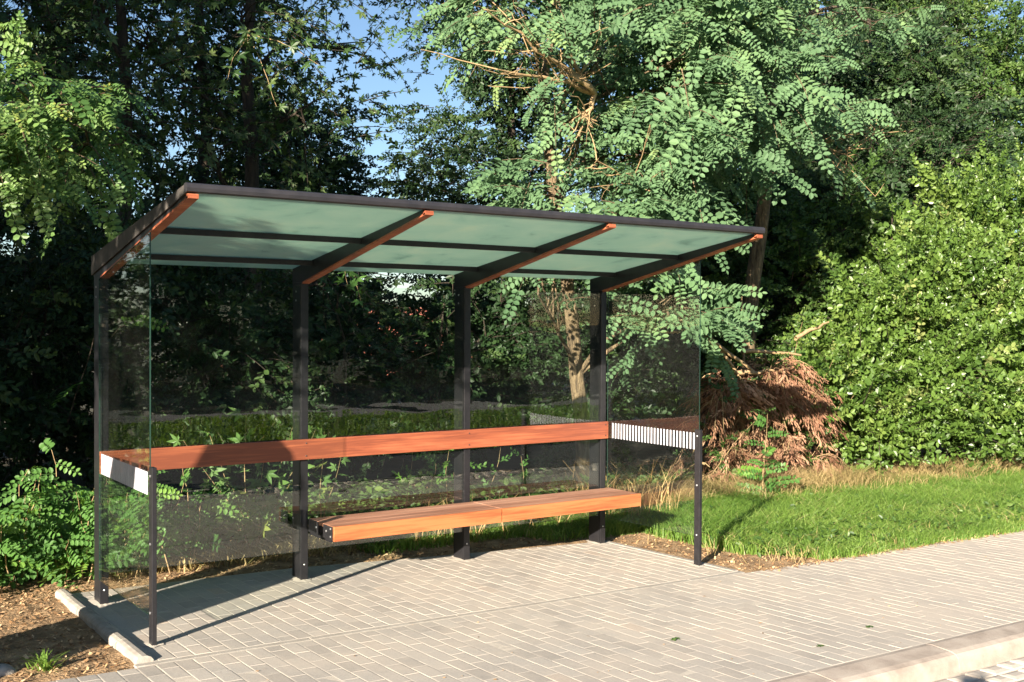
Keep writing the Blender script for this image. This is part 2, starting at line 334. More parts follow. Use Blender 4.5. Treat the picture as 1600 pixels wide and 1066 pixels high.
# setts in the bus bay, asphalt lane, far verge, path
sheet('bay_bed', [-40, -4, 12, 50], [-4.75, -4.2, -3.75], -.118, M['joint'])
R = []
y = -3.84
while y > -4.6:
    x = -8+random.uniform(0, .1)
    while x < 16:
        l = random.uniform(.13, .2); R.append((x, x+l-.018, y-.12+.016, y)); x += l
    y -= .12
def setts():
    r = np.random.default_rng(5); P = np.array(R); n = len(P); x0, x1, y0, y1 = P.T; h = r.uniform(-.004, .006, n)
    def ring(i, dz):
        q = [(x0+i, y0+i), (x1-i, y0+i), (x1-i, y1-i), (x0+i, y1-i)]
        return np.stack([np.stack([a, b, g(a, b)-.105+dz+h], -1) for a, b in q], 1)
    V = np.concatenate([ring(0, -.03), ring(.003, -.004), ring(.03, .003)], 1); F = [(8, 9, 10, 11)]
    for k in range(4): k2 = (k+1) % 4; F += [(k, k2, 4+k2, 4+k), (4+k, 4+k2, 8+k2, 8+k)]
    F = (np.array(F)[None]+np.arange(n)[:, None, None]*12).reshape(-1, 4)
    o = MB().add(V.reshape(-1, 3), F, np.repeat(r.uniform(0, .6, n), 12)).build('cobbled_bay', M['paver']); o['kind'] = 'structure'
setts()
sheet('road', [-200, -4, 12, 200], [-7.15, -4.72], -.10, M['asphalt'])
sheet('far_verge', [-200, -4, 12, 200], [-13.0, -7.15], -.09, M['verge'])
sheet('far_path', [-200, -4, 12, 200], [-16.0, -13.0], -.08, M['path'])

# ------------------------------------------------------------------ bus shelter
XP = [0, 1.407, 2.802, 4.2]; PW = .056; YG = .013
def gp(y): return 2.525-.142*(y+1.72)          # underside plane of the roof glass
sh = empty('bus_shelter', (0, 0, 0))
tag(sh, 'dark steel bus shelter with green glass roof, red wooden back rail and wooden bench', 'bus shelter')
def bolt(parent, p, ax, r=.009):
    th = np.arange(8)*math.pi/4; a = np.cos(th)*r; b = np.sin(th)*r; h = .005; V = []
    for q, s in ((0, 1), (h*.6, 1), (h, .55)):
        for i in range(8):
            V.append({'x': (p[0]-q, p[1]+a[i]*s, p[2]+b[i]*s), 'y': (p[0]+a[i]*s, p[1]-q, p[2]+b[i]*s)}[ax])
    F = [(i, (i+1) % 8, 8+(i+1) % 8, 8+i) for i in range(8)]+[(8+i, 8+(i+1) % 8, 16+(i+1) % 8, 16+i) for i in range(8)]
    m = MB().add(V, F); m.add(V[16:], [list(range(8))]); return m.build('bolt', M['bolt'], parent)
for i, x in enumerate(XP):
    zb = float(g(x, .08))-.03; m = MB()
    ZB = .19; z1 = 2.15
    m.box((x+.004, .024, zb), (x+PW-.004, .165, z1))                      # web behind the glass
    m.box((x, 0, zb), (x+PW, .009, z1))                                    # front flange strip
    m.box((x+.012, .009, zb), (x+PW-.012, .024, ZB-.02))                    # filler below the panes
    p = m.build('rear_post', M['steel'], sh, bevel=.002)
    for z in (2.02, 2.085): bolt(p, (x+.0035, .10, z), 'x', .007)
    bolt(p, (x+PW/2, -.0005, z-1.99), 'y', .007)
    # concrete footing collar dusted on the pad
    m = MB(); rr = np.random.default_rng(i); th = np.arange(18)*2*math.pi/18
    ra = rr.uniform(.75, 1.25, 18); cx, cy = x+PW/2, .07
    V = [(cx+math.cos(t)*(.075)*a, cy+math.sin(t)*.14*a, float(g(cx, cy))+.0035) for t, a in zip(th, ra)]+[(cx, cy, float(g(cx, cy))+.012)]
    m.add(V, [(k, (k+1) % 18, 18) for k in range(18)]); m.build('mortar_collar', M['joint'], p)
for x, sgn in ((-.012, 1), (4.215, 1)):
    m = MB(); zb = float(g(x, -1.2))-.03
    m.box((x, -1.205, zb), (x+.028, -1.145, 1.035))
    p = m.build('front_post', M['steel'], sh, bevel=.003)
    for z in (.985, .60, .21): bolt(p, (x-.0005, -1.175, z), 'x', .008)
    m = MB(); th = np.arange(14)*2*math.pi/14; ra = np.random.default_rng(int(x)+9).uniform(.7, 1.3, 14); cx, cy = x+.014, -1.175
    V = [(cx+math.cos(t)*.05*a, cy+math.sin(t)*.065*a, float(g(cx, cy))+.0035) for t, a in zip(th, ra)]+[(cx, cy, float(g(cx, cy))+.01)]
    m.add(V, [(k, (k+1) % 14, 14) for k in range(14)]); m.build('mortar_collar', M['joint'], p)
# back panes (edges green)
def pane(name, poly, axis, c, th, parent, mface):
    poly = [tuple(q) for q in poly]; k = len(poly)
    P = lambda q, d: (q[0], c+d, q[1]) if axis == 'y' else (c+d, q[0], q[1])
    A = [P(q, 0) for q in poly]; B = [P(q, th) for q in poly]; m = MB()
    f0 = list(range(k)); 
    m.add(A, [f0 if axis == 'y' else f0[::-1]], m=0); m.add(B, [f0[::-1] if axis == 'y' else f0], m=0)
    for i in range(k):
        j = (i+1) % k; m.add([A[i], B[i], B[j], A[j]], [(0, 1, 2, 3) if axis == 'y' else (3, 2, 1, 0)], m=1)
    return m.build(name, [mface, M['gedge']], parent)
xs = [XP[0]+.004, XP[1]+PW/2-.002, XP[1]+PW/2+.002, XP[2]+PW/2-.002, XP[2]+PW/2+.002, XP[3]+PW-.004]
for a, b in zip(xs[::2], xs[1::2]): pane('back_pane', [(a, .20), (b, .19), (b, 2.125), (a, 2.125)], 'y', YG, .008, sh, M['glass'])
def rb(y): return 2.137+(2.495-2.137)*(-y)/1.80     # underside of rafters
for x in (XP[0]-.0095, XP[3]+PW+.0015):
    gpn = pane('end_pane', [(-.015, .17), (-1.15, .19), (-1.15, rb(-1.15)-.004), (-.015, rb(0)-.004)], 'x', x, .008, sh, M['endglass'])
    m = MB(); y = -.085
    xi = x-.002
    while y > -1.10:
        m.box((xi, y-(.029 if x < 1 else .0175), .872), (xi+.0015, y, 1.003)); y -= .0385
    m.build('striped_band', M['white'], gpn)
# rafters
for i, x in enumerate(XP):
    m = MB(); x0, x1 = x+.004, x+PW-.004; top = -.004
    ya, yc, yb = .17, 0.0, -1.74; tk = .014
    prof = [(ya, 2.15), (yc, rb(0)+tk), (yb, rb(-1.74)+tk), (-1.765, rb(-1.765)+tk+.01), (-1.765, gp(-1.765)+top), (ya, gp(ya)+top)]
    k = len(prof); V = [(xx, a, b) for xx in (x0, x1) for a, b in prof]
    m.add(V[:k], [list(range(k))[::-1]]); m.add(V[k:], [list(range(k))])
    m.add(V, [(j, (j+1) % k, k+(j+1) % k, k+j) for j in range(k)])
    r = m.build('rafter', M['steel'], sh, bevel=.002)
    m = MB()
    # wooden cover strip under the rafter
    y0, y1 = -.012, -1.795
    m.hexa([(x, y1, rb(y1)), (x+PW, y1, rb(y1)), (x+PW, y0, rb(y0)), (x, y0, rb(y0)),
            (x, y1, rb(y1)+tk-.001), (x+PW, y1, rb(y1)+tk-.001), (x+PW, y0, rb(y0)+tk-.001), (x, y0, rb(y0)+tk-.001)])
    m.box((x, -1.800, rb(-1.79)+.002), (x+PW, -1.767, rb(-1.79)+.026))
    m.build('timber_strip', M['wood'], r)
# outer fascia plates at both roof ends (stand proud of rafters)
for x0, x1 in ((XP[0]-.008, XP[0]+.001), (XP[3]+PW-.001, XP[3]+PW+.008)):
    m = MB(); ya, yb = .19, -1.80
    m.hexa([(x0, yb, rb(yb)+.032), (x1, yb, rb(yb)+.032), (x1, ya, 2.165), (x0, ya, 2.165), (x0, yb, gp(yb)+.036), (x1, yb, gp(yb)+.036), (x1, ya, gp(ya)+.036), (x0, ya, gp(ya)+.036)])
    m.build('end_fascia', M['sheengrey'] if x0 < 1 else M['steel'], sh)
m = MB(); a, b = XP[0]-.010, XP[3]+PW+.010
prof = [(-1.80, 2.526), (-1.812, 2.530), (-1.817, 2.548), (-1.812, 2.568), (-1.795, 2.575), (-1.765, 2.572), (-1.765, 2.526)]
k = len(prof); V = [(xx, q, z) for xx in (a, b) for q, z in prof]
m.add(V[:k], [list(range(k))]); m.add(V[k:], [list(range(k))[::-1]]); m.add(V, [(j, k+j, k+(j+1) % k, (j+1) % k) for j in range(k)])
m.build('front_beam', M['steeledge'], sh)
for i in range(3):
    a, b = XP[i]+PW-.004, XP[i+1]+.004
    for y in (-.94, -.165):
        MB().box((a, y-.020, gp(y)-.040), (b, y+.020, gp(y)-.004)).build('purlin', M['steeledge'], sh, bevel=.002)
    a, b = XP[i]+(.002 if i == 0 else PW/2+.002), XP[i+1]+(PW-.002 if i == 2 else PW/2-.002); m = MB(); y0, y1 = -1.764, .20
    V = [(a, y0, gp(y0)), (b, y0, gp(y0)), (b, y1, gp(y1)), (a, y1, gp(y1)), (a, y0, gp(y0)+.012), (b, y0, gp(y0)+.012), (b, y1, gp(y1)+.012), (a, y1, gp(y1)+.012)]
    m.hexa(V).build('roof_pane', M['roof'], sh)
# yellowed leaves lying on the roof glass
m = MB(); rr = np.random.default_rng(77)
for k in range(34):
    x_, y_ = rr.uniform(.1, 4.1), rr.uniform(-1.7, .1); a_ = rr.uniform(0, 6.28); s_ = rr.uniform(.012, .03); z_ = gp(y_)+.016
    dx, dy = math.cos(a_)*s_, math.sin(a_)*s_; m.add([(x_-dx, y_-dy, z_+.142*dy), (x_+dy*.5, y_-dx*.5, z_+.142*dx*.5), (x_+dx, y_+dy, z_-.142*dy+.004), (x_-dy*.5, y_+dx*.5, z_-.142*dx*.5)], [(0, 1, 2, 3)], rr.uniform(.5, 1))
tag(m.build('fallen_leaves', M['litter']), 'small dry leaves lying scattered on top of the roof glass', 'fallen leaves', None, 'stuff')
# back rail
ZR, HR = 1.011, .148
MB().hexa([(-.006, -.030, ZR-HR), (XP[3]+PW+.006, -.030, ZR-HR), (XP[3]+PW+.006, -.002, ZR-HR), (-.006, -.002, ZR-HR),
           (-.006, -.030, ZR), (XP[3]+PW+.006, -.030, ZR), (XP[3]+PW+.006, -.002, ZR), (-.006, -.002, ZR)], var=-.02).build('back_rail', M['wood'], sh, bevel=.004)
rail = [o for o in sh.children if o.name.startswith('back_rail')][0]
for x in XP:
    for z_ in (ZR-.028, ZR-HR+.028): o = bolt(rail, (x+PW/2, -.0302, z_), 'y', .0055); o.name = 'screw'; o.data.materials[0] = M['steel']
# bench: two units, fascia board, slats, steel boxes beneath
ZS, HS = .440, .104; YF = -.474; YR = -.045
units = [(1.447, 2.848), (2.853, 4.253)]
for ui, (a, b) in enumerate(units):
    u = MB(); u.box((a+.012, YF+.028, ZS-.085), (b-.006, YF+.17, ZS-.028)); u.box((a+.012, YR-.165, ZS-.085), (b-.006, YR-.004, ZS-.028))
    u.build('bench_frame', M['steel'], sh)
    fr = [o for o in sh.children if o.name.startswith('bench_frame')][-1]
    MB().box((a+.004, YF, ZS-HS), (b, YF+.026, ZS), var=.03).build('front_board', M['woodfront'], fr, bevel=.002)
    w_ = .0925; y = YF+.0285
    for s in range(4):
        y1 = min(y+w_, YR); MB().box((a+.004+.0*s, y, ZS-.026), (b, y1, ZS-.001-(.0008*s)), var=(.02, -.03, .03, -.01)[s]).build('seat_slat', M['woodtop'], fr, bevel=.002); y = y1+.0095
    if ui == 0:
        for y0, y1 in ((YF+.027, YF+.175), (YR-.17, YR)):
            e = MB().box((a-.002, y0, ZS-HS+.006), (a+.004, y1, ZS-.004)).build('end_plate', M['steel'], fr, bevel=.001)
        for y_, z_ in ((YF+.05, ZS-.02), (YF+.05, ZS-.075), (YF+.12, ZS-.045), (YR-.14, ZS-.045)): bolt(fr, (a-.002, y_, z_), 'x', .008)
for x in (XP[1]+.06, XP[2], XP[3]):
    m = MB(); m.box((x+.008, -.36, ZS-.128), (x+PW-.008, -.012, ZS-.092))
    m.build('bench_bracket', M['steel'], sh)

# ------------------------------------------------------------------ vegetation toolkit
SUNB = np.array([-.62, -.50, .60])
def norm(a): return a/(np.linalg.norm(a, axis=-1, keepdims=True)+1e-9)
def leaflet(c, d, n_, l, w, fold=.25):
    """oval folded leaflet: 2 quads-pairs as 6 verts"""
    c = np.array(c); d = norm(np.array(d, float)); n_ = norm(np.array(n_, float)); s = np.cross(n_, d)
    pts = [c, c+d*l*.3+s*w*.5+n_*fold*w*.5, c+d*l*.72+s*w*.46+n_*fold*w*.5, c+d*l, c+d*l*.72-s*w*.46+n_*fold*w*.5, c+d*l*.3-s*w*.5+n_*fold*w*.5]
    return np.array(pts), np.array([(0, 1, 2, 3), (0, 3, 4, 5)])
def t_robinia(seed, L=1., nl=8):
    r = np.random.default_rng(seed); V = []; F = []; n = 0
    for k in range(nl):
        t = (k+.8)/(nl+.3); x = t*L; z = -.22*L*t*t
        for s in (-1, 1):
            a = r.uniform(1.15, 1.4); d = (math.cos(a), s*math.sin(a), r.uniform(-.25, .1)); nn = (r.normal(0, .18), r.normal(0, .2)+s*.1, 1)
            sc = (1-.25*abs(t-.45)*1.4)*r.uniform(.88, 1.1)
            v, f = leaflet((x, s*.01, z), d, nn, .235*L*sc, .150*L*sc); V.append(v); F.append(f+n); n += 6
    v, f = leaflet((L, 0, -.22*L), (1, 0, -.4), (0, 0, 1), .16*L, .095*L); V.append(v); F.append(f+n); n += 6
    v = np.array([(0, -.006, 0), (0, .006, 0), (L*.5, .004, -.06*L), (L*.5, -.004, -.06*L), (L, .003, -.22*L), (L, -.003, -.22*L)]); V.append(v); F.append(np.array([(0, 3, 2, 1), (3, 5, 4, 2)])+n)
    return np.concatenate(V), np.concatenate(F)
def t_sprig(seed, nl=12, L=1., ll=.3, lw=.15, ang=.9, spread=.7):
    r = np.random.default_rng(seed); V = []; F = []; n = 0
    for k in range(nl):
        t = (k+.6)/nl; ph = k*2.4+r.uniform(-.3, .3); a = ang*r.uniform(.7, 1.2)
        d = np.array([math.cos(a), math.sin(a)*math.cos(ph), math.sin(a)*math.sin(ph)*spread]); nn = np.array([-.3, -.2*math.cos(ph), 1.])+r.normal(0, .3, 3)
        nn = nn-d*np.dot(nn, d); s = r.uniform(.75, 1.15)*(1-.25*t)
        v, f = leaflet((t*L, 0, 0), d, nn, ll*s, lw*s); V.append(v); F.append(f+n); n += 6
    v = np.array([(0, -.008, 0), (0, .008, 0), (L, .003, 0), (L, -.003, 0)]); V.append(v); F.append(np.array([(0, 3, 2, 1)])+n)
    return np.concatenate(V), np.concatenate(F)
def t_maple(seed):
    r = np.random.default_rng(seed); tips = [(-1.75, .55), (-.85, .9), (0, 1.), (.85, .9), (1.75, .55)]; V = [(0, 0, 0)]; F = []
    for i, (a, l) in enumerate(tips):
        l *= r.uniform(.9, 1.1); z = r.uniform(-.16, .02)
        n0 = (.42*math.cos(a-.42), .42*math.sin(a-.42), .03); n1 = (.42*math.cos(a+.42), .42*math.sin(a+.42), .03)
        b0 = (l*.62*math.cos(a-.22), l*.62*math.sin(a-.22), z*.4); b1 = (l*.62*math.cos(a+.22), l*.62*math.sin(a+.22), z*.4)
        k = len(V); V += [n0, b0, (l*math.cos(a), l*math.sin(a), z), b1, n1]; F += [(0, k, k+1, k+2), (0, k+2, k+3, k+4)]
    V = np.array(V)*.55+np.array([.25, 0, 0]); k = len(V); V = np.concatenate([V, [(-.1, -.008, .05), (-.1, .008, .05), (.25, .008, 0), (.25, -.008, 0)]]); F.append((k, k+3, k+2, k+1))
    return V, np.array(F)
def t_single(seed):
    return leaflet((0, 0, 0), (1, 0, -.1), (0, 0, 1), 1., .55, .3)
def t_needles(seed):
    r = np.random.default_rng(seed); V = []; F = []
    for k in range(14):
        t = k/14; s = r.uniform(-.35, .35); x = t; y = s*.35; z = r.uniform(-.1, .1); l = r.uniform(.15, .4); ww = r.uniform(.015, .035)
        n = len(V); dy = s*.6; V += [(x, y, z), (x+l*.5, y+dy*l*.5+ww, z+ww), (x+l, y+dy*l, z), (x+l*.5, y+dy*l*.5-ww, z-ww)]; F.append((n, n+1, n+2, n+3))
    return np.array(V), np.array(F)
T_ROB = [t_robinia(i, 1, n) for i, n in enumerate((6, 5, 7))]
T_SPR = [t_sprig(i) for i in range(3)]
T_BUSH = [t_sprig(10+i, 11, 1., .34, .20, 1.0, .9) for i in range(3)]
T_MAP = [t_maple(i) for i in range(3)]
T_SGL = [t_single(0)]
T_NEE = [t_needles(i) for i in range(3)]

def place(mb, tmpls, pos, d, nrm, size, var):
    d = norm(d); nrm = norm(nrm-d*np.sum(nrm*d, -1, keepdims=True)); s = np.cross(nrm, d); Rm = np.stack([d, s, nrm], 1)*size[:, None, None]   # rows
    which = rng.integers(0, len(tmpls), len(pos))
    for k, (tv, tf) in enumerate(tmpls):
        q = which == k
        if not q.any(): continue
        V = np.einsum('vi,nij->nvj', tv, Rm[q])+pos[q][:, None]; n = int(q.sum())
        F = tf[None]+(np.arange(n)*len(tv))[:, None, None]
        mb.add(V.reshape(-1, 3), F.reshape(-1, tf.shape[1]), np.repeat(var[q], len(tv)))

def sample_lobes(lobes, thr=-.25, freq=.7, seed=0, shell=2.2):
    out = []
    r = np.random.default_rng(seed)
    ph = r.uniform(0, 6.28, (7, 1)); K = norm(r.normal(0, 1, (7, 3)))*6.28*freq*r.uniform(.6, 1.6, (7, 1))
    for (cx, cy, cz, rx, ry, rz, n) in lobes:
        d = norm(r.normal(0, 1, (n*3, 3))); u = r.uniform(0, 1, (n*3, 1))**(1/shell); P = d*u*np.array([rx, ry, rz])+np.array([cx, cy, cz])
        f = np.sin(P@K.T+ph.T).sum(1)/7*1.6
        P = P[f > thr][:n]; out.append(np.concatenate([P, np.broadcast_to([cx, cy, cz], P.shape)], 1))
    P = np.concatenate(out); return P[:, :3], P[:, 3:]

def foliage(name, mt, parent, lobes, tmpls, size, twig=(.5, .9), per=7, droop=.6, bias=.8, jit=.5, thr=-.25, freq=.7, seed=1, shell=2.2, twigs=True, zmin=None, clusters=True, upd=0., keep=None, vsh=0.):
    r = np.random.default_rng(seed+100); P, Cn = sample_lobes(lobes, thr, freq, seed, shell)
    if zmin is not None:
        q = P[:, 2] > zmin; P, Cn = P[q], Cn[q]
    if keep is not None:
        q = keep(P); P, Cn = P[q], Cn[q]
    n = len(P); out = norm(P-Cn); out[:, 2] *= .5
    d = norm(out+r.normal(0, .45, (n, 3))+np.array([0, 0, upd])); L = r.uniform(*twig, n)
    mb = MB(); tb = MB(); tsz = r.uniform(.72, 1.22, n); tvar = np.clip(r.normal(.45+vsh, .2, n), 0, 1); ts = (np.arange(per)+.7)/per
    side = norm(np.cross(d, [0, 0, 1.])+1e-6)
    for j, t in enumerate(ts):
        pos = P+d*(L*t)[:, None]; pos[:, 2] -= droop*(L*t*t)*.55
        tang = d.copy(); tang[:, 2] -= droop*t*1.1
        sg = 1 if j % 2 else -1
        ld = norm(tang*.55+side*sg*r.uniform(.4, 1., (n, 1))+r.normal(0, .25, (n, 3))+np.array([0, 0, -droop*.55]))
        if j == per-1: ld = norm(tang+r.normal(0, .2, (n, 3)))
        nn = norm(SUNB*bias+out*.35+r.normal(0, jit, (n, 3)))
        place(mb, tmpls, pos, ld, nn, size*r.uniform(.6, 1.25, n)*(1-.22*t)*tsz, np.clip(tvar+r.normal(0, .16, n), 0, 1))
    o = mb.build(name, mt, parent)
    if twigs:
        k = 5; tt = np.linspace(0, 1, k); pts = P[:, None]+d[:, None]*(L[:, None]*tt)[..., None]; pts[..., 2] -= droop*L[:, None]*tt*tt*.55
        rad = np.linspace(.009, .003, k)*(1 if size > .15 else .6)
        a = side[:, None]*rad[None, :, None]; b = np.array([0, 0, 1.])*rad[None, :, None]
        V = np.stack([pts+a, pts-a*.5+b*.87, pts-a*.5-b*.87], 2)      # n,k,3,3
        base = np.arange(n)[:, None, None]*(k*3)+np.arange(k-1)[None, :, None]*3; jj = np.arange(3)[None, None]; j2 = (jj+1) % 3
        F = np.stack([base+jj, base+j2, base+3+j2, base+3+jj], -1).reshape(-1, 4)
        return o, (V.reshape(-1, 3), F), P
    return o, None, P

def wiggle(p0, p1, k=8, amp=.1, seed=0, sag=0.):
    r = np.random.default_rng(seed); t = np.linspace(0, 1, k)[:, None]; p0 = np.array(p0, float); p1 = np.array(p1, float)
    P = p0+(p1-p0)*t; off = np.cumsum(r.normal(0, amp, (k, 3)), 0); off -= off[0]+(off[-1]-off[0])*t; P = P+off*.6; P[:, 2] += sag*np.sin(t[:, 0]*math.pi); return P
def limbs(mb, trunk, targets, r0=.05, seed=0, sub=None):
    """limbs leave the trunk at its nearest lower point and reach each target"""
    for i, tg in enumerate(targets):
        tg = np.array(tg); dz = np.linalg.norm(trunk-tg, axis=1)+np.maximum(0, trunk[:, 2]-tg[2]+.4)*3; k = int(np.argmin(dz)); P = wiggle(trunk[k], tg, 7, .07, seed+i, .15)
        mb.tube(P, np.linspace(r0, .010, 7), 6)
        if sub is not None:
            d2 = np.linalg.norm(sub-tg, axis=1); for_ = np.argsort(d2)[:14:2]
            for j, q in enumerate(for_): mb.tube(wiggle(P[3+j % 4], sub[q], 5, .04, seed*7+j), np.linspace(.014, .005, 5), 4)

def tree(name, label, cat, base, top, r0, lobes, tmpls, mt, size, group=None, bark='darkbark', lean=None, nl=None, seed=1, trunk_pts=None, r1=.03, **kw):
    b = np.array(base, float); t = empty(name, base); tag(t, label, cat, group)
    tr = np.array(trunk_pts, float) if trunk_pts is not None else wiggle(base, top, 9, .12, seed)
    if trunk_pts is not None:   # densify
        u = np.linspace(0, len(tr)-1, 14); tr = np.stack([np.interp(u, np.arange(len(tr)), tr[:, i]) for i in range(3)], 1)
        tr[1:-1] += np.random.default_rng(seed).normal(0, .015, tr[1:-1].shape)
    mb = MB(); rad = np.linspace(r0, r1, len(tr)); rad[0] *= 1.25; mb.tube(tr, rad, 12)
    loc = [tuple(l[:3]) for l in lobes]
    o, tw, P = foliage('crown', mt, t, lobes, tmpls, size, seed=seed, **kw)
    limbs(mb, tr, loc, min(r0*.3, .035), seed, P)
    if tw: mb.add(*tw)
    k = mb.build('trunk', M[bark], t, smooth=True)
    for c in (o, k): c.matrix_parent_inverse = Matrix.Translation(-Vector(base))
    return t

# ------------------------------------------------------------------ trees
G0 = lambda x, y: float(g(x, y))-.03
# main robinia behind the right half of the roof
tree('robinia_tree', 'tall robinia with pale trunk behind the back rail and blue-green crown over the roof', 'tree',
     (6.05, 2.5, G0(6, 2.5)), None, .10, [
         (5.2, 1.6, 3.9, .45, .4, .6, 18), (5.4, 1.6, 4.6, .9, .8, .9, 46), (6.6, 1.5, 4.8, 1.1, .8, 1.0, 76), (7.5, 1.5, 4.7, 1.1, .8, .6, 54), (6.3, 1.5, 3.7, .9, .7, .7, 56),
         (8.3, 1.6, 4.25, .7, .6, .35, 24), (7.2, 1.6, 5.7, 1.4, .9, .8, 60), (4.9, 1.5, 3.15, .7, .5, .35, 20), (5.7, 1.5, 3.0, .8, .5, .3, 22),
         (6.35, 1.5, 2.0, .45, .35, .4, 15), (6.95, 1.5, 2.05, .35, .35, .2, 9), (4.6, 1.5, 2.15, .35, .3, .3, 8), (6.4, 1.5, 2.7, .6, .4, .3, 12), (4.6, 1.8, 5.2, .8, .6, .5, 22)],
     T_ROB, M['robinia'], .39, bark='bark', seed=21, trunk_pts=[(6.05, 2.5, -.3), (5.92, 2.5, .8), (5.78, 2.5, 2.0), (5.62, 2.5, 3.0), (5.34, 2.5, 4.3), (5.5, 2.5, 5.4), (5.7, 2.6, 7.6)],
     twig=(.3, .85), per=7, droop=.5, bias=1.3, jit=.42, thr=.03, freq=.65, shell=2.2)
tree('robinia_tree', 'second robinia with flaking bark rising above the right end of the roof', 'tree',
     (9.0, 3.0, G0(9, 3)), None, .13, [(9.2, 2.6, 6.9, .8, .9, .5, 22), (8.2, 3.0, 6.8, 1.0, 1., .8, 36), (12.3, 3.6, 6.6, .6, .6, .4, 14)],
     T_ROB, M['robinia'], .38, bark='bark', seed=22, trunk_pts=[(9.0, 3.0, -.3), (9.0, 2.8, 2.0), (9.1, 2.6, 4.0), (8.95, 2.3, 5.6), (8.8, 2.2, 7.5)], twig=(.45, .8), per=6, droop=.7, bias=.9, thr=-.12)
# robinia off the left edge, its bough hangs into the picture
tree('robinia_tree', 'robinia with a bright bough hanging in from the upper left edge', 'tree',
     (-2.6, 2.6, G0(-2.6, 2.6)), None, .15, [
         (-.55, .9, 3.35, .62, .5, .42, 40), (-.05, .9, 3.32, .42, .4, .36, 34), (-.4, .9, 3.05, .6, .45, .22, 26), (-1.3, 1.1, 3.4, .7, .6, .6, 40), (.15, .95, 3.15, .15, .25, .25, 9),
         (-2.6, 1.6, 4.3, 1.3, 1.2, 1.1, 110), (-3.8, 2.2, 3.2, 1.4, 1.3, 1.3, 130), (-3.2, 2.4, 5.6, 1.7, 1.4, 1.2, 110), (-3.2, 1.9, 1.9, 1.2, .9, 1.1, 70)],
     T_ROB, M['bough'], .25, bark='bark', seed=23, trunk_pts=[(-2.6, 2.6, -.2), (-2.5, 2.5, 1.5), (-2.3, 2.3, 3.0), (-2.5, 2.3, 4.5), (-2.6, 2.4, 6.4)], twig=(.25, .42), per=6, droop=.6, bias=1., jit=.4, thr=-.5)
# maples behind the left half
MAPLE = [((2.9, 5.0), (3.1, 5.0, 7.5), [(2.6, 4.4, 5.2, 1.3, 1., 1., 90), (3.4, 4.6, 4.4, .9, .8, .8, 60), (1.6, 4.8, 6.2, 1.4, 1.1, 1.2, 90), (3.7, 5.0, 6.4, .95, .9, 1.1, 70), (2.2, 4.6, 3.9, .9, .8, .6, 40), (1.4, 4.6, 4.9, 1., .9, .9, 60), (4.3, 5.2, 5.3, .5, .5, .5, 16)],
          'maple with a dark forked trunk behind the left roof, nearest the sky gap'),
         ((1.3, 4.4), (1.2, 4.6, 7.2), [(.9, 4.1, 5.3, 1.2, 1., 1.1, 80), (.2, 4.0, 4.3, 1., .9, .8, 60), (1.2, 4.2, 4.0, 1., .8, .7, 50), (.3, 4.3, 6.4, 1.4, 1., 1., 80)],
          'dark maple above the left corner of the roof, between the bough and the forked maple'),
         ((-.6, 4.2), (-.6, 4.3, 7.), [(-.4, 3.8, 5.4, 1.3, 1., 1.2, 90), (-1.2, 3.6, 4.2, 1.2, 1., 1., 70), (.0, 3.6, 3.4, .9, .7, .7, 40)],
          'dark maple at the upper left corner of the photo, behind the bright bough')]
for i, (b, tp, lb, lab) in enumerate(MAPLE):
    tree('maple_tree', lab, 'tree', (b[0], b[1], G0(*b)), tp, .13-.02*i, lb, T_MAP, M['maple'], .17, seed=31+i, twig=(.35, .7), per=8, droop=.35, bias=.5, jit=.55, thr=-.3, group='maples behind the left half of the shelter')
# shaded understorey seen through the back glass
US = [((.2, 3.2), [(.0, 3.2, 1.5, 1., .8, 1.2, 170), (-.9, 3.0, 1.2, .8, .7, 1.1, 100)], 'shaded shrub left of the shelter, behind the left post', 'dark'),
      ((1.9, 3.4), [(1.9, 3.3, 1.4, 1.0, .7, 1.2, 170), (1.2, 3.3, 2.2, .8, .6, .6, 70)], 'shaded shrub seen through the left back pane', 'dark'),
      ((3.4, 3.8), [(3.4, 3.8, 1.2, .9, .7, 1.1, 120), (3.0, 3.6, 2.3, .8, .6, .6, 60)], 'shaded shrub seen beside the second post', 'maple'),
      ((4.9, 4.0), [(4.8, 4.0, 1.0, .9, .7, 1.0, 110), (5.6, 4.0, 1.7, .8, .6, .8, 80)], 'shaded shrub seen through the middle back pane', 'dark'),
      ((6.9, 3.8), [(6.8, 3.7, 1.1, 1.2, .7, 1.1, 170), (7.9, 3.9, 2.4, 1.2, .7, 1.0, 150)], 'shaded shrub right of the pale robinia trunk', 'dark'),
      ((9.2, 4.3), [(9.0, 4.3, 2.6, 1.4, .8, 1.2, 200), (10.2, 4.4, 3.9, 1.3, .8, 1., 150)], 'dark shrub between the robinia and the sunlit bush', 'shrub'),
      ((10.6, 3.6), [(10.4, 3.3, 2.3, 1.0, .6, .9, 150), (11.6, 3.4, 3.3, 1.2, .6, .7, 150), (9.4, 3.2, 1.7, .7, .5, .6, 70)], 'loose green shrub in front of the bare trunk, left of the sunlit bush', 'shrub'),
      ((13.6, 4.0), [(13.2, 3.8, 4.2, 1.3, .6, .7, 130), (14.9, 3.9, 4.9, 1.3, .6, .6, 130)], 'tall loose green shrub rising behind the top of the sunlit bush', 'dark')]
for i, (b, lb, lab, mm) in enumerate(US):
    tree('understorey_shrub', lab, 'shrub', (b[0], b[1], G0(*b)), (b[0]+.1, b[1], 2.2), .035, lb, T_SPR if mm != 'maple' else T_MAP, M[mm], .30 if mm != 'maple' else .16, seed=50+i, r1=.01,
         twig=(.3, .6), per=5, droop=.25, bias=.6, thr=-.35, group='shrubs under the trees')
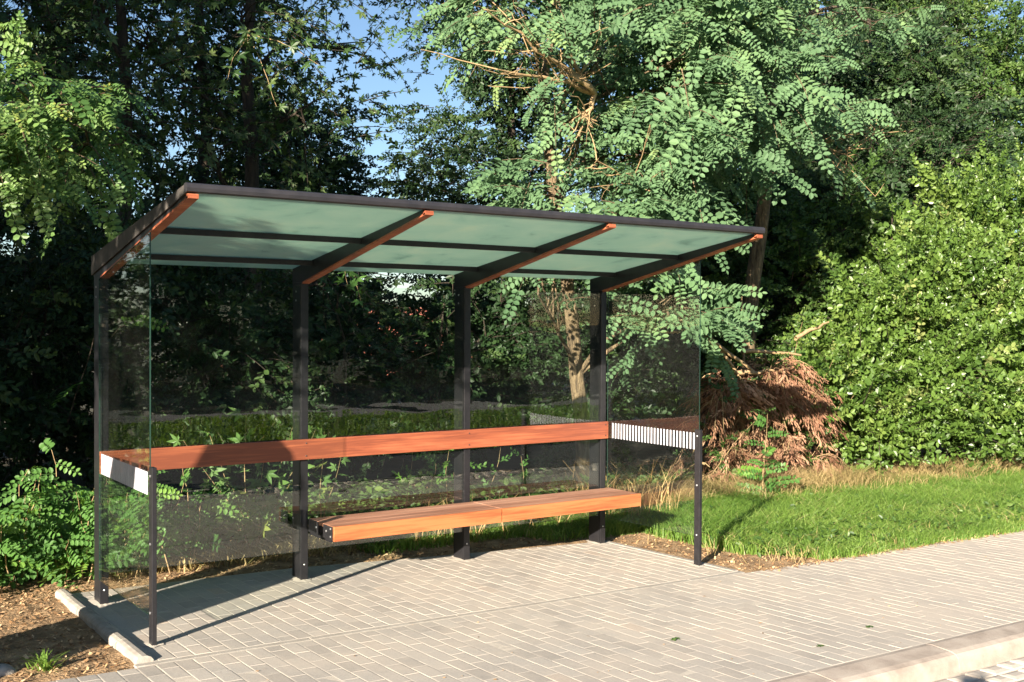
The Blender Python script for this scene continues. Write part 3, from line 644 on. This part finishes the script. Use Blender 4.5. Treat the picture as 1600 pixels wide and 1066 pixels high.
# unseen trees added off the left edge to keep the wood behind the shelter in shade
for i, (x, y, lab) in enumerate([(-5.6, .8, 'added dense shade tree beyond the left edge, nearer the shelter'), (-9.4, -.9, 'added dense shade tree beyond the left edge, farther from the shelter')]):
    tree('shade_tree', lab, 'tree', (x, y, G0(x, y)), (x, y, 9), .18, [(x+random.uniform(-.4, .4), y+random.uniform(-.2, .2), z, 2.0, 1.8, 1.1, 200) for z in (1.5, 3, 4.5, 6, 7.5, 9)]+([(-4.2, -3.0, 4.05, .45, .4, .2, 50)] if x > -7 else []), T_SPR, M['dark'], .5, seed=120+i, twig=(.5, .9), per=5, droop=.3, thr=-.6, twigs=False, group='added shade trees left of the shelter')  # small side lobe added to shade the left roof fascia
tree('shade_shrub', 'added tall shade shrub beyond the left edge, beside the shelter', 'shrub', (-3.3, .8, G0(-3, 0)), (-3.3, .8, 3), .05, [(-3.3, .85, z, 1.0, 1.0, .6, 170) for z in (.5, 1.4, 2.3, 3.0)], T_SPR, M['dark'], .34, seed=130, twig=(.3, .6), per=5, droop=.3, thr=-.6, twigs=False, r1=.01)  # unseen shrub added to shade the plants behind the back glass
# backdrop trees
BT = [((-2, 9), 10, 3.2, 'dark', 'far dark tree behind the bough at the upper left'), ((2.0, 10), 10, 2.6, 'dark', 'far dark tree behind the maples, left of the sky gap'),
      ((4.7, 11.5), 11, 1.9, 'dark', 'far slim tree at the left rim of the sky gap'), ((10.6, 11), 10, 2.4, 'dark', 'far dark tree at the right rim of the sky gap'),
      ((14, 10), 10.5, 3.0, 'dark', 'far tree behind the robinia crown'), ((19, 10.5), 11, 3.2, 'dark', 'far tree above the sunlit bush'), ((25, 11), 12, 3.6, 'shrub', 'far tree at the upper right corner of the photo'),
      ((29, 15), 15, 4.5, 'dark', 'farthest tall tree closing the view at the upper right corner'), ((7.6, 14), 6.6, 2.2, 'dark', 'low far tree under the sky gap above the roof'),
      ((16.5, 6.5), 8.5, 2.2, 'dark', 'dark tree with a bare trunk above the sunlit bush'), ((21, 7.5), 10, 2.6, 'shrub', 'green tree standing at the right edge above the bush'), ((12.6, 6.2), 8, 1.9, 'dark', 'dark tree right of the robinia crown')]
for i, (b, h, R_, mm, lab) in enumerate(BT):
    r = np.random.default_rng(80+i); lb = []
    for k in range(9):
        z = h*(.12+.8*k/8); rr = R_*(.95-.35*abs(k/8-.45)); a = r.uniform(0, 6.28)
        lb.append((b[0]+math.cos(a)*R_*.35, b[1]+math.sin(a)*R_*.3, z, rr*.75, rr*.6, h*.11, int(92*R_/2.4)))
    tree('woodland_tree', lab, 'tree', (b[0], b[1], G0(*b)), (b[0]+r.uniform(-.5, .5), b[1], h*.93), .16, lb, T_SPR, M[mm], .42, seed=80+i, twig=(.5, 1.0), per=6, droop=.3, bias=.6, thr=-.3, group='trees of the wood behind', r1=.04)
# low thicket closing the view beneath the far crowns
for i, (x, y, h) in enumerate([(0, 7, 3.4), (3.0, 7.4, 3.0), (5.6, 7.6, 3.2), (8.2, 8., 3.0), (11.0, 8.2, 3.8), (14.5, 7.8, 4.5)]):
    tree('thicket_bush', ['dark thicket bush behind the left post', 'dark thicket bush behind the left back pane', 'dark thicket bush beneath the sky gap', 'dark thicket bush behind the pale trunk', 'dark thicket bush behind the right end pane', 'dark thicket bush behind the dead brown branches'][i], 'bush',
         (x, y, G0(x, y)), (x, y, h*.8), .05, [(x, y, h*.3, 1.9, .8, h*.35, 200), (x+.5, y, h*.7, 1.7, .7, h*.3, 150)], T_SPR, M['dark'], .34, seed=100+i, twig=(.4, .7), per=5, droop=.2, bias=.5, thr=-.35, r1=.01, group='bushes of the far thicket')

# sunlit bush on the right
pb = tree('privet_bush', 'large bright yellow-green bush in full sun at the right edge above the grass', 'bush', (11.2, 2.3, G0(11, 2.3)), (11.3, 2.3, 3.4), .05, [
     (9.9, 1.9, .75, .75, .6, .75, 190), (10.9, 1.8, 1.3, 1.0, .7, .9, 380), (12.1, 1.8, 1.4, 1.3, .7, 1.3, 520), (11.5, 2.1, 2.2, .9, .6, .55, 200), (12.7, 2.1, 2.6, .9, .6, .5, 190), (13.6, 2.0, 2.3, 1.2, .7, 1.2, 420),
     (14.3, 2.2, 3.3, 1.1, .6, .55, 190), (15.0, 2.0, 1.6, 1.3, .7, 1.4, 380), (11.5, 1.6, .35, 1.8, .55, .5, 260), (10.2, 2.0, 1.75, .45, .4, .35, 50)],
     T_BUSH, M['bush'], .33, seed=61, twig=(.45, .9), per=6, droop=.0, bias=.6, jit=.85, thr=.14, freq=.85, r1=.01, shell=2.4, upd=.5)
o, tw, P = foliage('shoots', M['bush'], pb, [(11.5, 1.9, 2.5, 1.0, .5, .3, 36), (13.4, 2.0, 3.5, 1.6, .5, .4, 50), (10.3, 1.9, 1.9, .7, .5, .3, 24), (12.2, 1.6, 1.6, 2.2, .6, 1.2, 90)], T_BUSH, .26, seed=63, twig=(.4, .8), per=7, droop=-.3, bias=.6, jit=.7, thr=-.4, upd=1.6)
o.matrix_parent_inverse = Matrix.Translation(-Vector(pb.location)); k = MB().add(*tw).build('shoot_stems', M['shrub'], pb); k.matrix_parent_inverse = o.matrix_parent_inverse
# dead brown conifer
def dead():
    t = empty('dead_conifer', (8.0, 1.9, G0(8.0, 1.9))); tag(t, 'dead brown conifer brush with hanging dry sprays between shelter and bright bush', 'dead shrub')
    gr = plant('ivy_growth', 'green leafy growth scrambling over the dead brown conifer right of the shelter', 'shrub', [((x_, 2.0, gz(x_, 2.)), (x_+random.uniform(-.3, .3), random.uniform(1.15, 1.6), h_), .05) for x_, h_ in ((7.5, 1.2), (8.0, .9), (8.6, 1.1), (9.2, 1.3), (8.9, .6), (6.9, 1.4), (7.3, .9), (7.9, 1.5), (8.3, .8), (8.7, 1.45), (9.0, 1.0), (7.6, 1.9), (8.4, 1.9))], T_SPR, M['shrub'], .22, 9, 72, spread=.85, ldir=.0)
    o, tw, P = foliage('dry_foliage', M['dead'], t, [(7.5, 1.75, 1.05, .5, .35, .28, 60), (8.3, 1.7, 1.15, .6, .35, .35, 120), (8.9, 1.75, .95, .35, .3, .25, 40), (8.6, 1.7, .3, .6, .35, .4, 110), (7.6, 1.8, .15, .6, .35, .45, 70), (8.0, 1.9, .6, .9, .3, .4, 60)],
                       T_NEE, .21, twig=(.15, .4), per=6, droop=1.3, bias=.9, jit=.9, thr=.02, seed=71, freq=1.6)
    m = MB(); m.add(*tw)
    for i, (a, b) in enumerate([((6.80, 1.70, 2.00), (7.70, 1.50, 1.05)), ((7.00, 1.60, 1.75), (8.00, 1.50, 1.15)), ((7.60, 1.60, 1.55), (8.50, 1.50, 1.50)), ((8.00, 1.90, -0.20), (7.90, 1.90, 2.20)), ((7.50, 1.60, 1.30), (8.20, 1.40, 1.35)), ((8.40, 1.50, 1.70), (9.00, 1.50, 1.90))]):
        m.tube(wiggle(a, b, 6, .03, i), np.linspace(.03, .012, 6), 6)
    k = m.build('dead_branches', M['twig'], t, smooth=True)
    for c in (o, k): c.matrix_parent_inverse = Matrix.Translation(-Vector(t.location))
# bare dead boughs
def bare(name, label, a, ends, seed, r0=.022):
    t = empty(name, a); tag(t, label, 'dead branch', 'bare dead boughs'); m = MB(); r = np.random.default_rng(seed)
    for i, e in enumerate(ends):
        P = wiggle(a, e, 8, .06, seed+i); m.tube(P, np.linspace(r0, .006, 8), 5)
        for k in range(10):
            p = P[2+k % 6]; d = norm(np.array(e)-np.array(a))+r.normal(0, .7, 3); q = p+d*r.uniform(.15, .5); W = wiggle(p, q, 5, .03, seed*3+k+i*9); m.tube(W, np.linspace(.008, .003, 5), 4)
            for _ in range(2):
                s_ = W[r.integers(1, 5)]; m.tube(wiggle(s_, s_+r.normal(0, .09, 3), 3, .02, k), np.linspace(.004, .0015, 3), 3)
    o = m.build('branch', M['twig'], t, smooth=True); o.matrix_parent_inverse = Matrix.Translation(-Vector(a))
bare('bare_bough', 'pale twisted dead bough lit by the sun above the middle of the roof', (5.3, 1.5, 4.25), [(3.9, 1.2, 4.25), (3.7, 1.1, 4.75), (4.6, 1.2, 4.9), (4.4, 1.15, 4.5), (4.9, 1.2, 3.9)], 5, .034)
bare('bare_bough', 'bare dead twigs sticking out at the right tip of the robinia crown', (8.4, 1.5, 4.0), [(9.5, 1.3, 4.05), (9.4, 1.3, 4.35)], 8, .016)
bare('bare_bough', 'pale dead bough among leaves just above the right half of the roof', (6.4, 1.4, 3.2), [(5.1, 1.2, 3.5), (5.6, 1.2, 2.95)], 12, .018)

# robinia suckers by the left post, saplings, weeds
def plant(name, label, cat, stems, tmpls, mt, size, per=7, seed=1, group=None, bark='twig', spread=.6, ldir=-.3, rad=.006, bias=.8):
    r = np.random.default_rng(seed); t = empty(name, stems[0][0]); tag(t, label, cat, group); m = MB(); lf = MB()
    for i, (a, b, bow) in enumerate(stems):
        P = wiggle(a, b, 8, .02, seed+i, bow); m.tube(P, np.linspace(rad, rad*.3, 8), 5)
        tt = np.linspace(.22, 1, per); idx = tt*7; pos = np.stack([np.interp(idx, np.arange(8), P[:, k]) for k in range(3)], 1)
        d0 = norm(np.array(b)-np.array(a)); ang = np.arange(per)*2.4+r.uniform(0, 6)
        out = np.stack([np.cos(ang), np.sin(ang), np.full(per, ldir)], 1)*spread+d0*(1-spread)
        place(lf, tmpls, pos, out+r.normal(0, .12, (per, 3)), norm(SUNB*bias+r.normal(0, .35, (per, 3))), size*r.uniform(.7, 1.15, per)*(1.1-.35*tt), np.clip(r.normal(.5, .25, per), 0, 1))
    for o in (lf.build('leaves', mt, t), m.build('stem', M[bark], t, smooth=True)): o.matrix_parent_inverse = Matrix.Translation(-Vector(t.location))
    return t
def gz(x, y): return float(g(x, y))-.02
dead()
st = []; r = np.random.default_rng(90)
for k in range(44):
    x, y = r.uniform(-1.0, .95), r.uniform(.72, 1.15); h = r.uniform(.3, .95)
    st.append(((x, y, gz(x, y)), (x+r.uniform(-.2, .2), y-r.uniform(.0, .3), h), .05))
plant('robinia_sucker', 'leafy young robinia growth at ground level beside the left post', 'shrub', st, T_ROB, M['sucker'], .30, 8, 91, spread=.8, ldir=-.35, bias=1.2)
plant('robinia_twig', 'single arching robinia spray behind the left end glass, midway up', 'branch', [((.30, 2.3, 1.0), (.40, 1.0, 1.86), .25), ((.5, 2.3, 1.0), (.52, 1.05, 1.88), .22)], T_ROB, M['sucker'], .3, 2, 95, spread=.4, ldir=-1.2, bark='darkbark')
plant('maple_sapling', 'maple sapling with bright lobed leaves above the back rail, left of the second post', 'sapling', [((1.5, 1.2, gz(1.5, 1.2)), q, .05) for q in ((1.35, .95, 1.14), (1.05, .95, 1.0), (1.75, .95, 1.02), (1.7, .9, .55), (1.2, .95, .6), (.85, .95, .95), (1.5, .9, .85), (1.95, .95, .98), (1.45, .85, .4))],
      T_MAP, M['bough'], .25, 11, 96, spread=.9, ldir=-.1)
plant('maple_sapling', 'small maple sapling between the second post and the bench, under the back rail', 'sapling', [((2.1, 1.2, gz(2.1, 1.2)), (2.05, 1.0, .95), .05), ((2.1, 1.2, .0), (2.2, 1.0, .72), .05)], T_MAP, M['bough'], .22, 8, 97, spread=.9, ldir=-.1)
plant('robinia_seedling', 'robinia seedling in front of the dead conifer, right of the shelter', 'sapling', [((7.2, .9, gz(7.2, .9)), (7.22, .85, .9), .02), ((7.2, .9, -.1), (7.1, .8, .45), .02)], T_ROB, M['sucker'], .33, 8, 98, spread=.85, ldir=.05)
plant('weed_clump', 'leafy weeds seen through the middle pane under the back rail', 'weeds', [((x, 1.2, gz(x, 1.2)), (x+r.uniform(-.15, .15), 1.1, h), .02) for x, h in ((2.9, .75), (3.1, .6), (3.3, .7), (3.6, .85), (3.75, .7), (3.5, .5), (4.2, .6), (4.4, .4))], T_SPR, M['sucker'], .22, 6, 99, spread=.8, ldir=.1)
# maple sprays catching the light
plant('maple_spray', 'sunlit maple spray in front of the dark maples, above the left roof', 'branch', [((2.3, 3.4, 4.8), (1.9, 2.9, 4.2), .1), ((2.3, 3.4, 4.8), (2.4, 2.9, 4.0), .1), ((2.3, 3.4, 4.8), (2.9, 3.0, 4.5), .1), ((2.3, 3.4, 4.8), (2.1, 2.9, 4.6), .1)], T_MAP, M['maple'], .26, 10, 101, spread=.85, ldir=-.1)
plant('maple_spray', 'maple spray with pale green leaves just right of the second post top', 'branch', [((2.75, 2.2, 2.75), (2.55, 1.6, 2.2), .05), ((2.75, 2.2, 2.75), (2.7, 1.6, 2.0), .05)], T_MAP, M['sucker'], .22, 8, 102, spread=.85, ldir=-.2)

# ------------------------------------------------------------------ grass, litter, straw
def blades(name, mt, pts, h, wd, lean, label, cat, kind='stuff', bend=.5, seed=1):
    r = np.random.default_rng(seed); n = len(pts); x, y = pts[:, 0], pts[:, 1]; z = g(x, y)-.02+.02*np.clip(y-.6, 0, 1)
    H = h*r.uniform(.5, 1.25, n) if np.isscalar(h) else h*r.uniform(.6, 1.2, n); a = r.uniform(0, 6.28, n); ln = lean*r.uniform(.2, 1.4, n)*H; b = r.uniform(0, 6.28, n); wv = wd*r.uniform(.7, 1.3, n)
    dx, dy = np.cos(a)*ln, np.sin(a)*ln; sx, sy = np.cos(b)*wv/2, np.sin(b)*wv/2
    P = lambda f, hh, ww: (np.stack([x+dx*f-sx*ww, y+dy*f-sy*ww, z+H*hh], -1), np.stack([x+dx*f+sx*ww, y+dy*f+sy*ww, z+H*hh], -1))
    a0, a1 = P(0, 0, 1); b0, b1 = P(.3, .55, .85); c0, c1 = P(1., 1.-.25*lean, .12)
    V = np.stack([a0, a1, b1, b0, c1, c0], 1); F = (np.array([(0, 1, 2, 3), (3, 2, 4, 5)])[None]+np.arange(n)[:, None, None]*6).reshape(-1, 4)
    o = MB().add(V.reshape(-1, 3), F, np.repeat(np.clip(r.normal(.48, .2, n)+.22*nz2(x, y, .9, 31)+.12*nz2(x, y, 3., 32), 0, 1), 6)).build(name, mt); tag(o, label, cat, None, kind); return o
def rnd(n, x0, x1, y0, y1): return np.stack([rng.uniform(x0, x1, n), rng.uniform(y0, y1, n)], 1)
p = rnd(160000, 4.4, 17, -1.70, 1.15)
# density falls with distance, bare triangle by the right post, ragged verge edge
edge = -1.60+.05*nz2(p[:, 0], 0*p[:, 0], 1.5, 8)-.012*np.clip(p[:, 0]-5, 0, 8)
bare_ = (p[:, 0]-4.35) < (.85-.55*(p[:, 1]+1.5))*np.clip(1.1+.25*nz2(p[:, 0], p[:, 1], 1.6, 9), 0, 2)
q = (p[:, 1] > edge) & ~((bare_) & (p[:, 1] < .15)) & (rng.uniform(0, 1, len(p)) < np.clip(1.25-.06*(p[:, 0]-5), .3, 1)) & ~((p[:, 0] < 4.9) & (p[:, 1] < .25))
p = p[q]; hh = .10+.11*np.clip((p[:, 1]+1.6)/1.2, 0, 1)+.05*nz2(p[:, 0], p[:, 1], .9, 2)+.03*nz2(p[:, 0], p[:, 1], 3, 22)
blades('grass', M['grass'], p, hh, .0065, .75, 'lush green grass between the pavement and the bushes', 'grass', seed=2)
p = np.concatenate([rnd(5200, 2.3, 4.6, .62, 1.5), rnd(1500, 3.9, 5.2, .3, 1.0), rnd(900, -1.2, .5, .9, 1.6)])
blades('grass_tufts', M['grass'], p, .15, .008, .9, 'weedy grass behind the bench and the shelter pad', 'grass', seed=3)
p = np.concatenate([rnd(13000, 5.2, 16, .95, 1.7), rnd(1800, 7.0, 16, .6, 1.0)])
blades('dry_grass', M['drygrass'], p, .36*(1+.5*nz2(p[:, 0], p[:, 1], .7, 12)), .006, .8, 'straw-coloured dry grass along the foot of the bushes', 'dry grass', seed=4)
p = np.concatenate([rnd(260, 4.6, 5.7, .55, 1.2)])
blades('tall_dry_stalks', M['straw'], p, .62, .006, .55, 'tall dry grass stalks seen through the right end glass', 'dry grass', seed=5)
p = np.concatenate([rnd(170, 2.75, 3.5, .75, 1.15), rnd(110, 3.6, 5.2, .7, 1.2)])
blades('dry_stubble', M['straw'], p, .42, .009, .7, 'dry straw stubble seen through the middle pane above the bench', 'dry grass', seed=6)
p = rnd(26000, -8, 18, -12.9, -7.3)
p = p[(abs(p[:, 0]+1.95) > .9) | (abs(p[:, 1]+7.7) > .6)]
blades('far_verge_grass', M['grass'], p, .14, .03, .8, 'grass verge across the road, seen only mirrored in the back glass', 'grass', seed=7)
p = rnd(5200, 4.9, 16, -1.45, .9); lf = MB(); n = len(p)
place(lf, T_SGL, np.stack([p[:, 0], p[:, 1], g(p[:, 0], p[:, 1])+rng.uniform(.03, .13, n)], 1), rng.normal(0, 1, (n, 3))*[1, 1, .4], np.array([-.3, -.4, .8])+rng.normal(0, .4, (n, 3)), rng.uniform(.025, .06, n), rng.uniform(0, 1, n))
tag(lf.build('verge_weeds', M['shrub']), 'small broad-leaved weeds mixed through the green grass', 'weeds', None, 'stuff')
p = rnd(9000, 4.6, 16, -1.55, .9); q_ = nz2(p[:, 0], p[:, 1], 1.1, 51) > .12; blades('straw_in_grass', M['drygrass'], p[q_], .19, .005, 1.1, 'dry straw-coloured blades mixed through the green grass', 'dry grass', seed=15)
# dark ivy-like cover on the shaded ground behind
p = rnd(15000, -2, 8.5, 1.5, 3.8); lf = MB(); n = len(p); zz = g(p[:, 0], p[:, 1])+rng.uniform(.02, .22, n)*(.6+.6*nz2(p[:, 0], p[:, 1], .8, 41)+.3)
place(lf, T_SGL, np.stack([p[:, 0], p[:, 1], zz], 1), rng.normal(0, 1, (n, 3))*[1, 1, .3], np.array([-.2, -.4, 1.])+rng.normal(0, .45, (n, 3)), rng.uniform(.05, .11, n), rng.uniform(0, 1, n))
tag(lf.build('ground_cover', M['shrub']), 'low dark leafy ground cover on the shaded ground behind the shelter', 'ground cover', None, 'stuff')
p = np.concatenate([rnd(1500, .3, 2.6, .75, 1.35), rnd(500, 4.4, 5.6, .5, 1.2)])
blades('dry_brush', M['drygrass'], p, .17, .009, 1.6, 'flattened dry weeds on the soil behind the left panes', 'dry weeds', seed=14)
# leaf litter and chips on the soil
def litter(name, p, sz, label, seed):
    r = np.random.default_rng(seed); n = len(p); z = g(p[:, 0], p[:, 1])+np.where(p[:, 1] < -1.56, .001, sdz(p[:, 0], p[:, 1]))+.006; a = r.uniform(0, 6.28, n); s = sz*r.uniform(.4, 1.5, n)
    t1 = np.stack([np.cos(a), np.sin(a), r.normal(0, .35, n)], 1)*s[:, None]; t2 = np.stack([-np.sin(a), np.cos(a), r.normal(0, .35, n)], 1)*(s*r.uniform(.25, .7, n))[:, None]
    c = np.stack([p[:, 0], p[:, 1], z], 1); V = np.stack([c-t1, c+t2, c+t1, c-t2], 1); F = (np.array([(0, 1, 2, 3)])[None]+np.arange(n)[:, None, None]*4).reshape(-1, 4)
    tag(MB().add(V.reshape(-1, 3), F, np.repeat(r.uniform(0, 1, n), 4)).build(name, M['litter']), label, 'litter', None, 'stuff')
p = np.concatenate([rnd(9000, -1.5, 5, .3, 1.8), rnd(5000, -2.5, -.2, -1.55, 1.2), rnd(1600, 4.4, 5.6, -1.5, .3), np.stack([rng.uniform(4.5, 15, 2600), rng.normal(-1.60, .035, 2600)], 1)])
p = p[~inpad(p[:, 0], p[:, 1], .02) & (p[:, 0] < -.2) | (~inpad(p[:, 0], p[:, 1], .02) & ((p[:, 1] > .1) | (p[:, 0] > 4.37)))]
litter('leaf_litter', p, .014, 'brown chips and dead leaves scattered on the bare soil around the pad', 1)
p = rnd(260, -1, 12, -3.5, -1.55)
r = np.random.default_rng(3); n = len(p); c = np.stack([p[:, 0], p[:, 1], g(p[:, 0], p[:, 1])+.004], 1); a = r.uniform(0, 6.28, n); s = r.uniform(.002, .009, n)
t1 = np.stack([np.cos(a), np.sin(a), 0*a+.1], 1)*s[:, None]*1.6; t2 = np.stack([-np.sin(a), np.cos(a), 0*a+.3], 1)*s[:, None]*.7
tag(MB().add(np.stack([c-t1, c+t2, c+t1, c-t2], 1).reshape(-1, 3), (np.array([(0, 1, 2, 3)])[None]+np.arange(n)[:, None, None]*4).reshape(-1, 4), np.repeat(r.uniform(0, 1, n), 4)).build('pavement_debris', M['litter']), 'tiny dry bits and crumbs lying on the pavement', 'debris', None, 'stuff')
# tuft and stone bottom left
x, y = -.60, -1.30
r = np.random.default_rng(4); lf = MB(); n = 60; a = r.uniform(0, 6.28, n); H = r.uniform(.07, .15, n)
P = np.stack([x+r.normal(0, .025, n), y+r.normal(0, .025, n), np.full(n, gz(x, y))], 1)
dv = np.stack([np.cos(a)*H*.9, np.sin(a)*H*.9, H*r.uniform(.35, .9, n)], 1); sdv = np.stack([-np.sin(a), np.cos(a), 0*a], 1)*.004
V = np.stack([P-sdv, P+sdv, P+dv*.55+[0, 0, .02]+sdv, P+dv*.55+[0, 0, .02]-sdv, P+dv+sdv*.1, P+dv-sdv*.1], 1)
tag(lf.add(V.reshape(-1, 3), (np.array([(0, 1, 2, 3), (3, 2, 4, 5)])[None]+np.arange(n)[:, None, None]*6).reshape(-1, 4), np.repeat(r.uniform(.3, .8, n), 6)).build('grass_tuft', M['grass']), 'small bright grass tuft on bare soil at the bottom left corner', 'grass tuft')
for i_, (x, y, lab) in enumerate([(3.15, -3.28, 'tiny weed in a paving joint near the kerb, at the lower right'), (3.75, -3.16, 'tiny weed in a paving joint beside the kerb, farther along the pavement'), (2.55, -2.72, 'tiny weed in a paving joint in the middle of the pavement')]):
    n = 14; P = np.stack([x+rng.normal(0, .012, n), y+rng.normal(0, .006, n), np.full(n, float(g(x, y))-.002)], 1); a = rng.uniform(0, 6.28, n)
    d_ = np.stack([np.cos(a), np.sin(a), rng.uniform(.2, .9, n)], 1); lf = MB(); place(lf, T_SGL, P, d_, np.array([-.3, -.3, 1.])+rng.normal(0, .3, (n, 3)), rng.uniform(.012, .032, n), rng.uniform(.2, .9, n))
    tag(lf.build('paving_weed', M['maple']), lab, 'weed', 'weeds in the paving joints')
def rock(name, c, s, label, seed):
    import bmesh
    bm = bmesh.new(); bmesh.ops.create_icosphere(bm, subdivisions=3, radius=1); r = np.random.default_rng(seed)
    K = r.normal(0, 1.6, (5, 3)); ph = r.uniform(0, 6, 5)
    for v in bm.verts:
        q = np.array(v.co); k = 1+.12*float(np.sin(K@q*1.5+ph).sum())/1.6; v.co = Vector((c[0]+q[0]*s[0]*k, c[1]+q[1]*s[1]*k, c[2]+q[2]*s[2]*k))
    me = bpy.data.meshes.new(name); bm.to_mesh(me); bm.free(); me.materials.append(M['stone']); o = bpy.data.objects.new(name, me); C.objects.link(o); tag(o, label, 'stone')
rock('stone', (-.80, -1.25, gz(-.8, -1.25)+.01), (.07, .06, .045), 'grey stone lying on the soil at the bottom left edge', 1)

# ------------------------------------------------------------------ across the road and off the frame: what the glass mirrors and what throws the shadows
for i, x in enumerate((-6, 2, 10, 18, 26, 34)):
    r = np.random.default_rng(200+i); lb = [(x+r.uniform(-1.5, 1.5), -28+r.uniform(-1, 1), z, 4.6, 1.6, 1.1, 110) for z in (.8, 1.9, 3.0, 4.0)]
    tree('roadside_tree', 'dark tree across the road, seen only as a dim reflection in the shelter glass', 'tree', (x, -28, G0(x, -28)), (x, -28, 4.4), .2, lb, T_SPR, M['dark'], .9, seed=200+i, twig=(.7, 1.2), per=5, droop=.3, bias=.3, thr=-.5, group='trees across the road', r1=.05, twigs=False)
b = empty('shadow_caster', (-2.12, -1.80, G0(-2, -2))); tag(b, 'added unseen rounded container left of the photo, its shadow falling across soil and back rail', 'shadow caster')  # made-up unseen shape, leaned so its shadow falls on soil and rail
bk = MB().lathe([(.0, 0), (.31, 0), (.32, .06), (.32, .9), (.28, 1.35), (.21, 1.8), (.165, 2.02), (.1, 2.12), (0, 2.15)], n=28)
vv = bk.v[0]; q = np.clip((vv[:, 2]-1.3)/.6, 0, 1); q = q*q*(3-2*q); vv[:, 0] += .115*q; vv[:, 1] -= .175*q
bk.build('shell', M['steeledge'], b, smooth=True)
MB().lathe([(.0, 2.14), (.03, 2.14), (.03, 2.17), (0, 2.18)], (.115, -.175, 0), n=12).build('caster_tip', M['steel'], b, smooth=True)

# distant house with a red roof glimpsed through the leaves
h = empty('house', (19.2, 32, -2.6)); tag(h, 'distant pale house with a red tiled roof glimpsed through leaves behind the middle pane', 'house')
M['plaster'] = noise_mat('plaster', [(.3, (.62, .58, .52)), (.7, (.72, .68, .62))], 3, .9)
M['tile'] = noise_mat('roof tile', [(.3, (.35, .10, .07)), (.7, (.5, .17, .11))], 3, .8)
M['pane'] = noise_mat('window pane', [(.3, (.03, .04, .05)), (.7, (.05, .06, .08))], 3, .1)
MB().box((-4.5, 0, -1), (4.5, 7, 2.4)).build('wall', M['plaster'], h)
MB().hexa([(-5, -.4, 2.4), (5, -.4, 2.4), (5, 7.4, 2.4), (-5, 7.4, 2.4), (-5, 3.3, 5.2), (5, 3.3, 5.2), (5, 3.7, 5.2), (-5, 3.7, 5.2)]).build('roof', M['tile'], h)
for x in (-3, 0, 3): MB().box((x-.6, -.03, .4), (x+.6, .01, 1.7)).build('window', M['pane'], h)

# the photographer, standing in the road; only the shadow of head and raised arms reaches the kerb at the bottom right
def person():
    px, py = -2.10, -7.86; z0 = float(g(px, py))-.10; t = empty('person', (px, py, z0)); tag(t, 'person in the road holding up a phone, casting the shadow at the bottom right kerb', 'person')
    M['cloth'] = noise_mat('dark cloth', [(.3, (.03, .035, .05)), (.7, (.05, .055, .07))], 20, .9); M['skin'] = noise_mat('skin', [(.3, (.45, .27, .19)), (.7, (.5, .31, .22))], 20, .6); M['hair'] = noise_mat('hair', [(.3, (.03, .02, .012)), (.7, (.05, .035, .02))], 60, .7)
    f = np.array([fw.x, fw.y, 0]); f /= np.linalg.norm(f); s_ = np.array([f[1], -f[0], 0.]); o_ = np.array([px, py, z0]); U = np.array([0, 0, 1.])
    P = lambda a, b, c: tuple(o_+s_*a+f*b+U*c)
    V = [P(0, 0, .98), P(0, 0, 1.15), P(0, .01, 1.38), P(0, 0, 1.56), P(0, .02, 1.64), P(0, .03, 1.74), P(0, .02, 1.84)]; Rr = [.15, .13, .15, .06, .07, .10, .07]; E_ = [(0, 1), (1, 2), (2, 3), (3, 4), (4, 5), (5, 6)]
    for sg in (-1, 1):
        k = len(V); V += [P(.1*sg, 0, .90), P(.11*sg, .02, .50), P(.12*sg, -.01, .09), P(.13*sg, .14, .04)]; Rr += [.095, .06, .045, .035]; E_ += [(0, k), (k, k+1), (k+1, k+2), (k+2, k+3)]
        k = len(V); V += [P(.19*sg, 0, 1.48), P(.30*sg, .10, 1.30), P(.12*sg, .36, 1.66-.02)]; Rr += [.06, .045, .03]; E_ += [(2, k), (k, k+1), (k+1, k+2)]
        h = len(V); V += [P(.095*sg, .40, 1.70)]; Rr += [.028]; E_ += [(k+2, h)]
        for q in range(5):
            a = len(V); V += [P((.088-.004*q)*sg, .405+.004*q, 1.69+.014*q), P((.075-.004*q)*sg, .425, 1.70+.017*q)]; Rr += [.009, .007]; E_ += [(h, a), (a, a+1)]
    me = bpy.data.meshes.new('body'); me.from_pydata(V, E_, []); o = bpy.data.objects.new('body', me); C.objects.link(o); o.parent = t; o.matrix_parent_inverse = Matrix.Translation(-Vector(t.location))
    o.modifiers.new('skin', 'SKIN'); 
    if not me.skin_vertices: pass
    import bmesh
    bm = bmesh.new(); bm.from_mesh(me); ly = bm.verts.layers.skin.verify(); bm.verts.ensure_lookup_table()
    for v, r_ in zip(bm.verts, Rr): v[ly].radius = (r_, r_)
    bm.verts[0][ly].use_root = True; bm.to_mesh(me); bm.free(); me.materials.append(M['cloth'])
    ss = o.modifiers.new('sub', 'SUBSURF'); ss.levels = 1; ss.render_levels = 1
    c = o_+f*.02+U*1.79; m = MB(); m.lathe([(0, -.08), (.07, -.07), (.1, -.01), (.098, .05), (.07, .09), (0, .11)], c, 16); h = m.build('hair', M['hair'], t, smooth=True); h.matrix_parent_inverse = Matrix.Translation(-Vector(t.location))
    ph = empty('phone', tuple(np.array(CAM)-np.array(fw)*.03)); tag(ph, 'phone held up by the person in the road', 'phone')
    c = np.array(CAM)-np.array(fw)*.03; b = []
    for k in (-1, 1):
        for a_, b_ in ((-.075, -.036), (.075, -.036), (.075, .036), (-.075, .036)): b.append(c+np.array(r2)*a_+np.array(u2)*b_+np.array(fw)*k*.004)
    x = MB().hexa(b).build('phone_case', M['steel'], ph); x.matrix_parent_inverse = Matrix.Translation(-Vector(ph.location))
person()
